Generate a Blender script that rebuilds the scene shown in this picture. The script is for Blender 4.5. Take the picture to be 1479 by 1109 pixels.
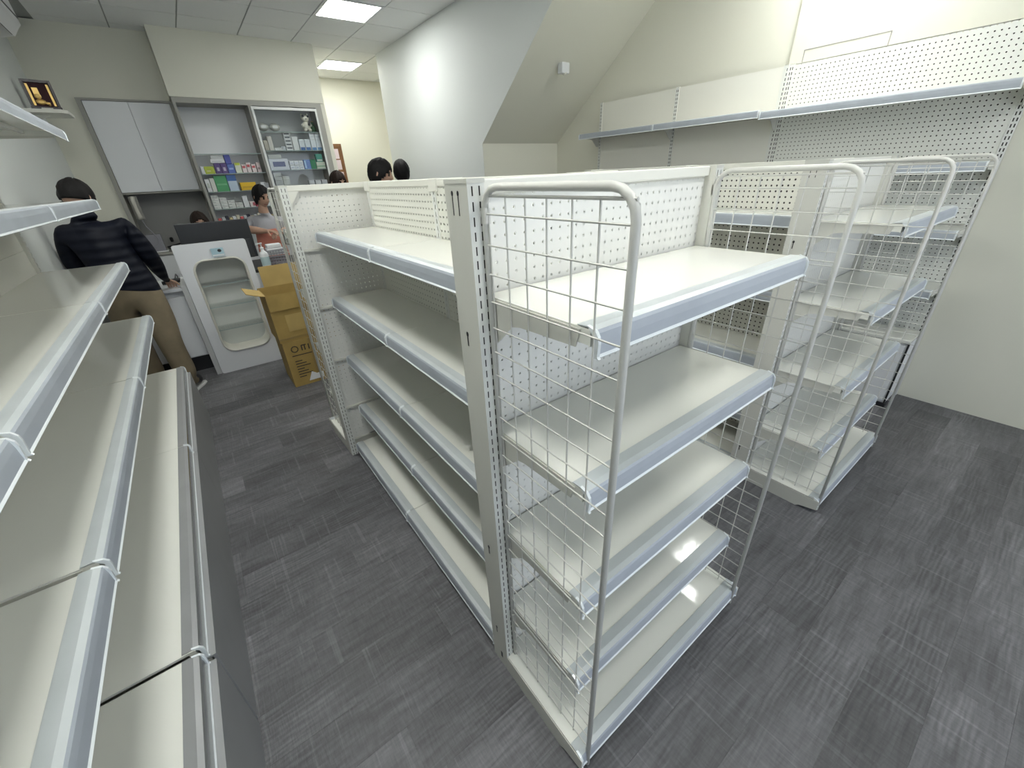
import bpy, bmesh, math, random
from mathutils import Vector, Matrix
random.seed(7)
for o in list(bpy.data.objects): bpy.data.objects.remove(o)
SC = bpy.context.scene
COL = SC.collection
U = 0.893            # one drawing unit in metres; all sizes below are drawing units
PI = math.pi

# ------------------------------------------------------------------ camera, world, exposure
cam = bpy.data.cameras.new('camera'); cam_ob = bpy.data.objects.new('camera', cam); COL.objects.link(cam_ob)
cam.sensor_width = 36.0; cam.lens = 36.0 * 585.912 / 1479.0; cam.clip_start = 0.02; cam.clip_end = 100
Rw = ((0.79757113, -0.60163021, -0.04383357), (-0.30890039, -0.34492684, -0.88634419), (0.51813207, 0.72046274, -0.46094749))
cm = Matrix.Identity(4)
for i in range(3):
    cm[i][0] = Rw[0][i]; cm[i][1] = -Rw[1][i]; cm[i][2] = -Rw[2][i]
cm.translation = Vector((0, 0, 1.69)) * U
cam_ob.matrix_world = cm
SC.camera = cam_ob
SC.view_settings.view_transform = 'Standard'; SC.view_settings.look = 'None'
SC.view_settings.gamma = 1.0; SC.view_settings.use_curve_mapping = False
SC.view_settings.exposure = 0.0
LAMP = 32.0          # ceiling panel emission
SKY = 2.1            # daylight through the shop front
world = bpy.data.worlds.new('world'); SC.world = world; world.use_nodes = True
wb = world.node_tree.nodes['Background']; wb.inputs[0].default_value = (0.80, 0.87, 1.0, 1); wb.inputs[1].default_value = SKY
por = bpy.data.lights.new('shopfront_daylight_portal', 'AREA'); por.shape = 'RECTANGLE'; por.size = 4.3*U; por.size_y = 2.5*U
por.cycles.is_portal = True
po = bpy.data.objects.new('shopfront_daylight_portal', por); COL.objects.link(po)
po.location = Vector((1.75, -2.15, 1.3))*U; po.rotation_euler = (PI/2, 0, 0)

# ------------------------------------------------------------------ materials
def mat(name, col, rough=0.5, metal=0.0, spec=0.5, bump=0.0, bscale=60, coat=0.0, alpha=1.0, trans=0.0, var=0.0, vscale=6.0):
    m = bpy.data.materials.new(name); m.use_nodes = True
    nt = m.node_tree; b = nt.nodes['Principled BSDF']
    b.inputs['Base Color'].default_value = (*col, 1); b.inputs['Roughness'].default_value = rough
    b.inputs['Metallic'].default_value = metal; b.inputs['Specular IOR Level'].default_value = spec
    b.inputs['Coat Weight'].default_value = coat; b.inputs['Coat Roughness'].default_value = 0.08
    b.inputs['Alpha'].default_value = alpha; b.inputs['Transmission Weight'].default_value = trans
    if bump or var:
        g = nt.nodes.new('ShaderNodeNewGeometry')
    if bump:
        n = nt.nodes.new('ShaderNodeTexNoise'); n.inputs['Scale'].default_value = bscale; n.inputs['Detail'].default_value = 3
        nt.links.new(g.outputs['Position'], n.inputs['Vector'])
        bp = nt.nodes.new('ShaderNodeBump'); bp.inputs['Strength'].default_value = bump; bp.inputs['Distance'].default_value = 0.003
        nt.links.new(n.outputs['Fac'], bp.inputs['Height']); nt.links.new(bp.outputs['Normal'], b.inputs['Normal'])
    if var:
        n2 = nt.nodes.new('ShaderNodeTexNoise'); n2.inputs['Scale'].default_value = vscale; n2.inputs['Detail'].default_value = 4
        nt.links.new(g.outputs['Position'], n2.inputs['Vector'])
        r = nt.nodes.new('ShaderNodeValToRGB')
        r.color_ramp.elements[0].position = .3; r.color_ramp.elements[1].position = .7
        r.color_ramp.elements[0].color = (*[c*(1-var) for c in col], 1); r.color_ramp.elements[1].color = (*[min(1, c*(1+var)) for c in col], 1)
        nt.links.new(n2.outputs['Fac'], r.inputs['Fac']); nt.links.new(r.outputs['Color'], b.inputs['Base Color'])
    return m
def math_node(nt, op, a, b=None):
    n = nt.nodes.new('ShaderNodeMath'); n.operation = op
    for i, v in enumerate((a, b)):
        if v is None: continue
        if isinstance(v, (int, float)): n.inputs[i].default_value = v
        else: nt.links.new(v, n.inputs[i])
    return n.outputs[0]
def cut(m, mask):
    """where mask is 1 the sheet is really open (punched hole)"""
    nt = m.node_tree; b = nt.nodes['Principled BSDF']
    nt.links.new(math_node(nt, 'SUBTRACT', 1.0, mask), b.inputs['Alpha'])
def pegboard(name, col, rough, pitch=0.028*U, rad=0.0027*U, dimple=True):
    m = mat(name, col, rough, spec=.5); nt = m.node_tree; b = nt.nodes['Principled BSDF']
    uv = nt.nodes.new('ShaderNodeUVMap'); s = nt.nodes.new('ShaderNodeSeparateXYZ'); nt.links.new(uv.outputs[0], s.inputs[0])
    def cell(o):
        f = math_node(nt, 'FRACT', math_node(nt, 'DIVIDE', o, pitch))
        return math_node(nt, 'MULTIPLY', math_node(nt, 'SUBTRACT', f, 0.5), pitch)
    x, y = cell(s.outputs[0]), cell(s.outputs[1])
    d = math_node(nt, 'SQRT', math_node(nt, 'ADD', math_node(nt, 'MULTIPLY', x, x), math_node(nt, 'MULTIPLY', y, y)))
    cut(m, math_node(nt, 'LESS_THAN', d, rad))
    if dimple:
        mr = nt.nodes.new('ShaderNodeMapRange'); mr.inputs['From Min'].default_value = rad*0.9; mr.inputs['From Max'].default_value = rad*2.1
        nt.links.new(d, mr.inputs['Value'])
        bp = nt.nodes.new('ShaderNodeBump'); bp.inputs['Strength'].default_value = .6; bp.inputs['Distance'].default_value = 0.0012
        nt.links.new(mr.outputs[0], bp.inputs['Height']); nt.links.new(bp.outputs['Normal'], b.inputs['Normal'])
    return m
def slotted(name, col, cols, pitch=0.0285*U, length=.62, w=.0016*U):
    m = mat(name, col, .4); nt = m.node_tree
    uv = nt.nodes.new('ShaderNodeUVMap'); s = nt.nodes.new('ShaderNodeSeparateXYZ'); nt.links.new(uv.outputs[0], s.inputs[0])
    tot = None
    for c in cols:
        k = math_node(nt, 'LESS_THAN', math_node(nt, 'ABSOLUTE', math_node(nt, 'SUBTRACT', s.outputs[0], c*U)), w)
        tot = k if tot is None else math_node(nt, 'MAXIMUM', tot, k)
    v = math_node(nt, 'LESS_THAN', math_node(nt, 'FRACT', math_node(nt, 'DIVIDE', s.outputs[1], pitch)), length)
    cut(m, math_node(nt, 'MULTIPLY', tot, v))
    return m
def emit(name, col, s):
    m = bpy.data.materials.new(name); m.use_nodes = True; nt = m.node_tree
    b = nt.nodes['Principled BSDF']; b.inputs['Base Color'].default_value = (.9, .9, .9, 1)
    b.inputs['Emission Color'].default_value = (*col, 1); b.inputs['Emission Strength'].default_value = s
    return m
def glass(name, tint=(.975, .985, .98), refl=.06, rough=.02):
    m = bpy.data.materials.new(name); m.use_nodes = True; nt = m.node_tree
    nt.nodes.remove(nt.nodes['Principled BSDF']); out = nt.nodes['Material Output']
    t = nt.nodes.new('ShaderNodeBsdfTransparent'); t.inputs[0].default_value = (*tint, 1)
    g = nt.nodes.new('ShaderNodeBsdfGlossy'); g.inputs['Roughness'].default_value = rough
    mx = nt.nodes.new('ShaderNodeMixShader'); fr = nt.nodes.new('ShaderNodeLayerWeight'); fr.inputs[0].default_value = .25
    f = math_node(nt, 'ADD', math_node(nt, 'MULTIPLY', fr.outputs['Fresnel'], .6), refl*.3)
    nt.links.new(f, mx.inputs[0]); nt.links.new(t.outputs[0], mx.inputs[1]); nt.links.new(g.outputs[0], mx.inputs[2])
    nt.links.new(mx.outputs[0], out.inputs[0]); return m

M = {}
M['wall_white'] = mat('wall_white_paint', (.72, .745, .725), .6, spec=.3, bump=.05, bscale=90)
M['wall_cream'] = mat('wall_cream_paint', (.735, .725, .625), .6, spec=.3, bump=.05, bscale=90)
M['tile'] = mat('ceiling_tile', (.86, .87, .86), .9, spec=.1, bump=.25, bscale=140)
M['tbar'] = mat('ceiling_joint', (.36, .37, .36), .7)
M['white'] = mat('white_powder_coat', (.795, .785, .715), .38)
M['shelf'] = mat('white_gloss_shelf', (.805, .805, .74), .075, spec=.5)
M['grey_white'] = mat('light_grey_white_metal', (.64, .635, .575), .4)
M['wire'] = mat('white_wire', (.60, .595, .555), .38)
M['peg'] = pegboard('white_pegboard', (.81, .805, .765), .27)
M['peg_wall'] = pegboard('cream_pegboard', (.78, .79, .74), .4, dimple=False, rad=.0041*U)
M['peg_spine'] = pegboard('white_spine_pegboard', (.80, .795, .72), .35, dimple=False, rad=.0050*U)
M['slot2'] = slotted('white_post_two_slot_rows', (.74, .745, .70), (.011, .028))
M['slot2w'] = slotted('white_wall_post_two_slot_rows', (.78, .79, .75), (.011, .026), pitch=.031*U, length=.6, w=.0030*U)
M['slot1'] = slotted('white_post_one_slot_row', (.78, .785, .75), (.018,), w=.0022*U)
M['rail'] = mat('blue_grey_clear_price_rail', (.43, .465, .51), .42, spec=.35, var=.05, vscale=9)
M['rail_top'] = mat('clear_rail_upper_leaf', (.50, .535, .54), .4, var=.04, vscale=9)
M['hole_shade'] = mat('painted_hole_shade', (.06, .058, .05), .8)  # dark colour standing in for the shade inside holes and slots
M['rail_edge'] = mat('clear_rail_edge', (.78, .82, .83), .2)
M['chrome'] = mat('brushed_silver', (.62, .64, .65), .22, metal=.85)
M['kick'] = mat('grey_kick_plate', (.30, .305, .305), .35, spec=.5, var=.05)
M['black'] = mat('black_plastic', (.012, .012, .014), .4)
M['dark'] = mat('dark_grey_plastic', (.035, .037, .042), .4)
M['frame_grey'] = mat('grey_laminate_frame', (.34, .335, .30), .5)
M['cab_white'] = mat('white_laminate', (.76, .775, .79), .35)
M['recess'] = mat('grey_laminate_recess', (.36, .36, .345), .5)
M['alu'] = mat('pale_aluminium', (.66, .67, .64), .35, metal=.3)
M['glass'] = glass('clear_glass'); M['pane'] = glass('shopfront_glass', (.97, .98, .98), .05)
M['glass_edge'] = mat('green_glass_edge', (.30, .38, .37), .15)
M['counter'] = mat('white_counter_gloss', (.70, .715, .74), .25)
M['niche'] = mat('cream_niche_rim', (.66, .65, .58), .3); M['niche_in'] = mat('pale_niche_lining', (.58, .60, .57), .35)
M['counter_side'] = mat('grey_counter_side', (.48, .49, .49), .4)
M['card'] = mat('brown_cardboard', (.36, .245, .075), .8, var=.10, vscale=9, bump=.1, bscale=50)
M['card_in'] = mat('pale_cardboard', (.46, .33, .12), .8, var=.08, vscale=8)
M['tape'] = mat('brown_tape', (.30, .205, .07), .35); M['ink'] = mat('dark_print', (.05, .04, .03), .7)
M['skin'] = mat('skin', (.50, .31, .22), .5, var=.06, vscale=20); M['lip'] = mat('lips', (.36, .15, .12), .5)
M['eye'] = mat('eye_dark', (.02, .015, .012), .2)
M['hair'] = mat('black_hair', (.010, .009, .009), .6, spec=.2, bump=.8, bscale=120); M['hair_brown'] = mat('dark_brown_hair', (.020, .012, .009), .6, spec=.2, bump=.8, bscale=120)
M['khaki'] = mat('khaki_cotton', (.205, .165, .105), .8, bump=.9, bscale=14, var=.14, vscale=9)
M['denim'] = mat('dark_trousers', (.03, .035, .05), .8); M['shoe'] = mat('black_shoe', (.015, .015, .017), .5); M['sole'] = mat('white_sole', (.7, .7, .68), .6)
M['grey_shirt'] = mat('grey_shirt', (.42, .42, .45), .8, bump=.4, bscale=40); M['salmon'] = mat('salmon_apron', (.66, .25, .18), .8, bump=.3, bscale=40)
M['dark_top'] = mat('dark_jumper', (.03, .03, .035), .8)
M['lamp'] = emit('light_panel', (.985, 1.0, .965), LAMP)
M['screen_back'] = mat('monitor_back', (.022, .024, .028), .45)
M['ac'] = mat('white_ac_plastic', (.72, .73, .74), .35)
M['plaque_wood'] = mat('dark_lacquer', (.022, .010, .012), .3); M['plaque_red'] = mat('dark_maroon_velvet', (.05, .015, .02), .8); M['gold'] = mat('gold_leaf', (.75, .50, .17), .35, metal=.6)
M['cream_plastic'] = mat('cream_plastic', (.70, .68, .60), .4); M['grey_plastic'] = mat('grey_plastic', (.30, .30, .33), .4)
M['paper'] = mat('white_paper', (.78, .79, .80), .6)
M['brown_wood'] = mat('brown_wood', (.19, .09, .035), .5, var=.2, vscale=20)
def flat(name, col, r=.45): 
    if name not in M: M[name] = mat(name, col, r)
    return M[name]
# quilted navy jacket: horizontal stitched channels
mj = mat('navy_quilted_nylon', (.0045, .006, .013), .55, spec=.2); nt = mj.node_tree
g_ = nt.nodes.new('ShaderNodeNewGeometry'); wv = nt.nodes.new('ShaderNodeTexWave'); wv.wave_type = 'BANDS'; wv.bands_direction = 'Z'
wv.inputs['Scale'].default_value = 5.2; wv.inputs['Distortion'].default_value = 1.2; wv.inputs['Detail'].default_value = 2
nt.links.new(g_.outputs['Position'], wv.inputs['Vector']); bpn = nt.nodes.new('ShaderNodeBump'); bpn.inputs['Strength'].default_value = .5; bpn.inputs['Distance'].default_value = .011
nt.links.new(wv.outputs['Fac'], bpn.inputs['Height']); nt.links.new(bpn.outputs['Normal'], nt.nodes['Principled BSDF'].inputs['Normal'])
M['jacket'] = mj
# grey rough-sawn plank floor
mf = mat('grey_sawn_plank', (.07, .072, .078), .42, spec=.4); nt = mf.node_tree; b_ = nt.nodes['Principled BSDF']
geo = nt.nodes.new('ShaderNodeNewGeometry'); oi = nt.nodes.new('ShaderNodeObjectInfo')
off = nt.nodes.new('ShaderNodeVectorMath'); off.operation = 'MULTIPLY_ADD'; off.inputs[1].default_value = (0, 0, 0)
cmb = nt.nodes.new('ShaderNodeCombineXYZ')
for i in range(3): nt.links.new(math_node(nt, 'MULTIPLY', oi.outputs['Random'], 37.0 + 11*i), cmb.inputs[i])
addv = nt.nodes.new('ShaderNodeVectorMath'); addv.operation = 'ADD'; nt.links.new(geo.outputs['Position'], addv.inputs[0]); nt.links.new(cmb.outputs[0], addv.inputs[1])
def noise(scale, detail, sx, sy, rough=.55, dist=0.0):
    mp = nt.nodes.new('ShaderNodeMapping'); mp.inputs['Scale'].default_value = (sx, sy, 1); nt.links.new(addv.outputs[0], mp.inputs['Vector'])
    n = nt.nodes.new('ShaderNodeTexNoise'); n.inputs['Scale'].default_value = scale; n.inputs['Detail'].default_value = detail; n.inputs['Roughness'].default_value = rough
    n.inputs['Distortion'].default_value = dist
    nt.links.new(mp.outputs[0], n.inputs['Vector']); return n.outputs['Fac']
grain = noise(16, 6, .35, 2.6, .65, .6); cloud = noise(2.4, 3, .7, 1.6); saw = noise(1.0, 2, 60.0, 1.2, .5); fine = noise(60, 4, 2.4, .35, .6)
def ramp(f, p0, p1, c0, c1):
    r = nt.nodes.new('ShaderNodeMapRange'); r.inputs['From Min'].default_value = p0; r.inputs['From Max'].default_value = p1
    r.inputs['To Min'].default_value = c0; r.inputs['To Max'].default_value = c1; nt.links.new(f, r.inputs['Value']); return r.outputs[0]
v = math_node(nt, 'MULTIPLY', ramp(grain, .3, .7, .70, 1.28), ramp(cloud, .3, .7, .74, 1.24))
v = math_node(nt, 'MULTIPLY', v, ramp(fine, .3, .7, .86, 1.14))
v = math_node(nt, 'MULTIPLY', v, ramp(oi.outputs['Random'], 0, 1, .80, 1.16))
wv2 = nt.nodes.new('ShaderNodeTexWave'); wv2.wave_type = 'BANDS'; wv2.bands_direction = 'Y'
wv2.inputs['Scale'].default_value = 19; wv2.inputs['Distortion'].default_value = 9; wv2.inputs['Detail'].default_value = 2.5; wv2.inputs['Detail Scale'].default_value = 1.1
mpw = nt.nodes.new('ShaderNodeMapping'); mpw.inputs['Scale'].default_value = (.22, 1, 1); nt.links.new(addv.outputs[0], mpw.inputs['Vector']); nt.links.new(mpw.outputs[0], wv2.inputs['Vector'])
patchy = noise(3.1, 2, .6, 1.3)
v = math_node(nt, 'MULTIPLY', v, math_node(nt, 'ADD', 1.0, math_node(nt, 'MULTIPLY', ramp(wv2.outputs['Fac'], 0, 1, -.13, .17), ramp(patchy, .45, .6, 0, 1))))
v = math_node(nt, 'ADD', v, ramp(saw, .62, .68, 0, .30))
vm = nt.nodes.new('ShaderNodeVectorMath'); vm.operation = 'SCALE'; vm.inputs[0].default_value = (.130, .129, .135); nt.links.new(v, vm.inputs['Scale'])
nt.links.new(vm.outputs[0], b_.inputs['Base Color'])
bpn = nt.nodes.new('ShaderNodeBump'); bpn.inputs['Strength'].default_value = .35; bpn.inputs['Distance'].default_value = .003
nt.links.new(math_node(nt, 'ADD', grain, fine), bpn.inputs['Height']); nt.links.new(bpn.outputs['Normal'], b_.inputs['Normal'])
M['plank'] = mf
M['joint'] = mat('dark_floor_joint', (.105, .105, .11), .6)

# ------------------------------------------------------------------ mesh helpers
class MB:
    def __init__(s): s.v = []; s.f = []; s.m = []
    def add(s, vs, fs, m=0):
        k = len(s.v); s.v += [tuple(v) for v in vs]; s.f += [tuple(i+k for i in f) for f in fs]; s.m += [m]*len(fs); return s
    def box(s, x0, x1, y0, y1, z0, z1, m=0, fm=None):
        vs = [(x, y, z) for x in (x0, x1) for y in (y0, y1) for z in (z0, z1)]
        fs = [(0, 1, 3, 2), (4, 6, 7, 5), (0, 4, 5, 1), (2, 3, 7, 6), (0, 2, 6, 4), (1, 5, 7, 3)]   # -x +x -y +y -z +z
        k = len(s.v); s.v += vs; s.f += [tuple(i+k for i in f) for f in fs]
        s.m += [(fm or {}).get(i, m) for i in range(6)]; return s
    def bevbox(s, x0, x1, y0, y1, z0, z1, b=.004, m=0):
        bm = bmesh.new(); bmesh.ops.create_cube(bm, size=1.0)
        for v in bm.verts: v.co = Vector(((x0+x1)/2+v.co.x*(x1-x0), (y0+y1)/2+v.co.y*(y1-y0), (z0+z1)/2+v.co.z*(z1-z0)))
        bmesh.ops.bevel(bm, geom=list(bm.edges), offset=b, segments=2, affect='EDGES', profile=.5)
        return s.frombm(bm, m)
    def frombm(s, bm, m=0):
        bm.verts.index_update(); s.add([v.co[:] for v in bm.verts], [[v.index for v in f.verts] for f in bm.faces], m); bm.free(); return s
    def prism(s, poly, axis, a, b, m=0):
        """poly: 2D loop in the two other axes (in xyz order), extruded a..b along axis"""
        n = len(poly)
        def P(q, t):
            l = list(q); l.insert(axis, t); return tuple(l)
        vs = [P(q, a) for q in poly] + [P(q, b) for q in poly]
        fs = [tuple(range(n)), tuple(range(2*n-1, n-1, -1))] + [(i, (i+1) % n, n+(i+1) % n, n+i) for i in range(n)]
        return s.add(vs, fs, m)
    def tube(s, pts, r, n=6, closed=False, m=0, flat=1.0):
        pts = [Vector(p) for p in pts]; N = len(pts); rings = []
        for i, p in enumerate(pts):
            a = pts[i-1] if (i > 0 or closed) else p; c = pts[(i+1) % N] if (i < N-1 or closed) else p
            t = (c-a).normalized()
            up = Vector((0, 0, 1)) if abs(t.z) < .9 else Vector((1, 0, 0))
            if i and abs(t.dot(prev)) < .95: up = prev
            e1 = (up - t*up.dot(t)).normalized(); e2 = t.cross(e1); prev = e1
            rr = r[i] if isinstance(r, (list, tuple)) else r
            rings.append([p + e1*math.cos(2*PI*k/n)*rr + e2*math.sin(2*PI*k/n)*rr*flat for k in range(n)])
        vs = [q for R in rings for q in R]; fs = []
        for i in range(N if closed else N-1):
            j = (i+1) % N
            for k in range(n): fs.append((i*n+k, i*n+(k+1) % n, j*n+(k+1) % n, j*n+k))
        if not closed: fs += [tuple(range(n-1, -1, -1)), tuple((N-1)*n+k for k in range(n))]
        return s.add(vs, fs, m)
    def lathe(s, prof, c=(0, 0, 0), n=16, m=0):
        vs = [(c[0]+r*math.cos(2*PI*k/n), c[1]+r*math.sin(2*PI*k/n), c[2]+z) for r, z in prof for k in range(n)]
        fs = [(i*n+k, i*n+(k+1) % n, (i+1)*n+(k+1) % n, (i+1)*n+k) for i in range(len(prof)-1) for k in range(n)]
        fs += [tuple(range(n-1, -1, -1)), tuple((len(prof)-1)*n+k for k in range(n))]
        return s.add(vs, fs, m)
    def ball(s, c, r, sub=2, m=0, sc=(1, 1, 1)):
        bm = bmesh.new(); bmesh.ops.create_icosphere(bm, subdivisions=sub, radius=1)
        for v in bm.verts: v.co = Vector((c[0]+v.co.x*r*sc[0], c[1]+v.co.y*r*sc[1], c[2]+v.co.z*r*sc[2]))
        return s.frombm(bm, m)
    def mesh(s, name, mats, smooth=False):
        me = bpy.data.meshes.new(name); me.from_pydata([Vector(v)*U for v in s.v], [], s.f)
        for m in (mats if isinstance(mats, (list, tuple)) else [mats]): me.materials.append(M[m] if isinstance(m, str) else m)
        for p, i in zip(me.polygons, s.m): p.material_index = i; p.use_smooth = smooth
        uv = me.uv_layers.new(name='UVMap')
        for p in me.polygons:
            n = p.normal; ax = max(range(3), key=lambda i: abs(n[i]))
            for li in p.loop_indices:
                co = me.vertices[me.loops[li].vertex_index].co
                uv.data[li].uv = (co.y, co.z) if ax == 0 else (co.x, co.z) if ax == 1 else (co.x, co.y)
        return me
def link(name, me, parent=None, loc=(0, 0, 0), rz=0.0):
    o = bpy.data.objects.new(name, me); COL.objects.link(o); o.location = Vector(loc)*U; o.rotation_euler = (0, 0, rz)
    if parent: o.parent = parent
    return o
def obj(name, mb, mats, parent=None, loc=(0, 0, 0), rz=0.0, smooth=False): return link(name, mb.mesh(name, mats, smooth), parent, loc, rz)
CACHE = {}
def shared(key, fn):
    if key not in CACHE: CACHE[key] = fn()
    return CACHE[key]
def tag(o, label, cat=None, group=None, kind=None):
    o['label'] = label
    if cat: o['category'] = cat
    if group: o['group'] = group
    if kind: o['kind'] = kind
    return o
def thing(name, label, cat, loc=(0, 0, 0), rz=0.0, group=None): return tag(link(name, None, None, loc, rz), label, cat, group)
def struct(name, mb, mats, parent=None):
    o = obj(name, mb, mats, parent)
    if parent is None: o['kind'] = 'structure'
    return o
def copy_tree(src, loc, label=None):
    def cp(o, par):
        c = o.copy(); COL.objects.link(c)
        if par: c.parent = par
        for ch in o.children: cp(ch, c)
        return c
    r = cp(src, None); r.location = Vector(loc)*U
    if label: r['label'] = label
    return r

# ------------------------------------------------------------------ room shell
H = 3.31
floor = struct('floor', MB().box(-1.0, 4.6, -2.4, 9.2, -.10, -.003), 'joint')
pw, pl = .178, 1.22; nrow = int(11.2/pw)+1; np_ = 0
for r in range(nrow):
    y = -2.2 + r*pw; x = -.95 - (r*.47 % pl)
    while x < 4.4:
        x0, x1 = max(x, -.95), min(x+pl, 4.5)
        far = y > 7.2 or (y < -.6)
        if x1-x0 > .05 and not far:
            w = round(x1-x0, 3)
            me = shared(('plank', w), lambda: MB().box(0, w-.0006, 0, pw-.0006, -.003, 0).mesh('plank', 'plank'))
            link('plank', me, floor, (x0, y, 0)); np_ += 1
        x += pl
far_mb = MB()
for r in range(nrow):
    y = -2.2 + r*pw; x = -.95 - (r*.47 % pl)
    while x < 4.4:
        x0, x1 = max(x, -.95), min(x+pl, 4.5)
        if x1-x0 > .05 and (y > 7.2 or y < -.6): far_mb.box(x0, x1-.0016, y, y+pw-.0016, -.006, 0)
        x += pl
fo = obj('distant_planks', far_mb, 'plank', floor); fo['kind'] = 'stuff'

ceil = struct('ceiling', MB().box(-1.0, 4.6, -2.4, 9.2, H+.012, H+.10), 'tbar')
lamps = [(1.79, 5.28), (2.39, 7.68), (3.32, 1.10), (-.30, .48), (-.30, 2.88), (1.19, -.72)]  # last lamp is unseen, added to fill the shelf tops and end panel
tile_me = MB().box(.006, .594, .006, .594, 0, .02).mesh('ceiling_tile', 'tile')
for i in range(-2, 7):
    for j in range(-13, 7):
        x, y = 1.79+.6*(i-2), 5.28+.6*j
        if y > 8.9 or y < -2.4: continue
        if x > 2.9 and 2.6 < y < 6.9: continue
        if any(abs(x-lx) < .05 and abs(y-ly) < .05 for lx, ly in lamps): continue
        link('ceiling_tile', tile_me, ceil, (x, y, H))
lab = ['bright square ceiling light panel nearer of the two in view', 'far square ceiling light panel near the back hallway wall', 'square ceiling light panel above the right hand wall shelves',
       'square ceiling light panel above the left aisle near the shop front', 'square ceiling light panel above the left aisle midway to the counter', 'added fill light panel out of view just inside the shop front']
lamp_me = MB().box(.035, .565, .035, .565, -.004, .002).mesh('diffuser', 'lamp')
lf = MB()
for a in ((.0, .6, .0, .035), (.0, .6, .565, .6), (.0, .035, .035, .565), (.565, .6, .035, .565)): lf.box(*a, -.006, .012)
lf_me = lf.mesh('lamp_frame', 'ac')
for (x, y), l in zip(lamps, lab):
    t = thing('ceiling_light', l, 'light', (x, y, H if x in (1.79, 2.39) else H-.013), group='square ceiling light panels')
    link('diffuser', lamp_me, t); link('lamp_frame', lf_me, t)

struct('wall_left', MB().box(-1.0, -.87, -2.4, 7.3, 0, H), 'wall_white')
struct('wall_right', MB().box(4.11, 4.3, -2.4, 4.46, 0, H).box(4.085, 4.11, -2.4, 1.82, 0, H), 'wall_cream')
struct('wall_stair', MB().prism([(7.12, 0), (4.46, 0), (4.46, 2.0), (2.81, H), (7.12, H)], 0, 2.963, 4.3, m=1)
       .box(2.9632-.0015, 2.9632, 4.46, 7.12, 0, H, m=0).prism([(4.46, 2.0), (2.81, H), (4.46, H)], 0, 2.9617, 2.9632, m=0), ['wall_white', 'wall_cream'])
struct('wall_hall', MB().box(1.5, 4.6, 8.93, 9.2, 0, H).box(4.3, 4.6, 7.1, 8.93, 0, H), 'wall_cream')
struct('wall_back', MB().box(-1.0, -.56, 7.27, 7.75, 0, H), 'wall_cream')
struct('wall_above_cupboard', MB().box(-.56, .30, 7.27, 7.68, 2.65, H), 'wall_cream')
struct('wall_behind', MB().box(-.56, 2.0, 7.68, 7.8, 0, H), 'wall_cream')
struct('wall_bulkhead', MB().box(.30, 2.03, 6.974, 7.68, 2.66, H), 'wall_cream')
struct('wall_partition', MB().box(1.985, 2.05, 7.0, 8.95, 0, H), 'wall_cream')
struct('wall_front', MB().box(-1.0, 4.6, -2.4, -2.25, 2.6, H).box(-1.0, -.4, -2.4, -2.25, 0, 2.6).box(3.95, 4.6, -2.4, -2.25, 0, 2.6), 'wall_white')
w = struct('window_1', MB().box(-.4, 3.95, -2.33, -2.32, .06, 2.54), 'pane')
fr = MB().box(-.4, 3.95, -2.36, -2.29, 0, .06).box(-.4, 3.95, -2.36, -2.29, 2.54, 2.6)
for x in (-.4, 1.02, 2.46, 3.89): fr.box(x, x+.06, -2.36, -2.29, .06, 2.54)
obj('window_frame', fr, 'chrome', w)
# pencil-thin access hatch outline on the right wall
hm = MB()
for a in ((1.214, 1.7304, 2.404, 2.410), (1.214, 1.220, 2.30, 2.41), (1.7244, 1.7304, 2.30, 2.41)): hm.box(4.0835, 4.0855, *a)
tag(obj('access_hatch', hm, 'frame_grey'), 'thin rectangular access hatch outline above the pegboard wall', 'hatch')
t = thing('emergency_light', 'small white emergency light on the sloping stair soffit', 'light', (3.45, 3.66, 2.60))
obj('lamp_body', MB().bevbox(-.05, .05, -.035, .035, -.06, .03, .008), 'ac', t); obj('lamp_lens', MB().ball((0, -.02, -.06), .02, 1), 'cream_plastic', t)

# ------------------------------------------------------------------ shelving kit
# local frame of every shelf: x along the shelf, back edge y=0, front towards -y, top surface z=0
def shelf_mesh(L, D, key='shelf'):
    def f():
        m = MB().box(0, L, -D, 0, -.003, 0)
        m.box(0, L, -D, -D+.003, -.032, -.003).box(0, L, -.003, 0, -.028, -.003).box(0, .003, -D+.003, -.003, -.03, -.003).box(L-.003, L, -D+.003, -.003, -.03, -.003)
        m.box(.003, L-.003, -D*.62, -D*.58, -.02, -.003).box(.003, L-.003, -D*.32, -D*.28, -.02, -.003)
        return m.mesh('shelf', 'shelf')
    return shared((key, round(L, 3), round(D, 3)), f)
def rail_mesh(L, D, h=.046, chrome=False):
    def f():
        y = -D; t = .0016
        prof = [(y+.032, .0032), (y+.004, .0046), (y-.0095, .0012), (y-.0128, -.005), (y-.0148, -.022), (y-.0155, -h+.003), (y-.0185, -h-.002)]
        back = [(a+t*.6, b-t) for a, b in prof]
        m = MB()
        for i in range(len(prof)-1):
            q = [prof[i], prof[i+1], back[i+1], back[i]]
            m.prism(q, 0, 0, L, m={0: 2, 1: 2, 5: 1}.get(i, 0))
        for x in (-.001, L-.006):                        # moulded end caps
            m.prism([(y+.008, .0066), (y-.011, .0010), (y-.0185, -.010), (y-.0200, -.022), (y-.0180, -h), (y-.0215, -h-.004), (y-.010, -h-.004), (y-.008, -.012)], 0, x, x+.007, m=1)
        return m.mesh('price_rail', ['chrome' if chrome else 'rail', 'rail_edge', 'kick' if chrome else 'rail_top'])
    return shared(('rail', round(L, 3), round(D, 3), h, chrome), f)
def bracket_mesh(D):
    return shared(('br', round(D, 3)), lambda: MB().prism([(0, -.004), (0, -.118), (-.03, -.116), (-.065, -.085), (-.10, -.052), (-.13, -.046), (-D*.90, -.040), (-D*.93, -.004)], 0, 0, .0032).mesh('shelf_bracket', 'grey_white'))
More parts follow.
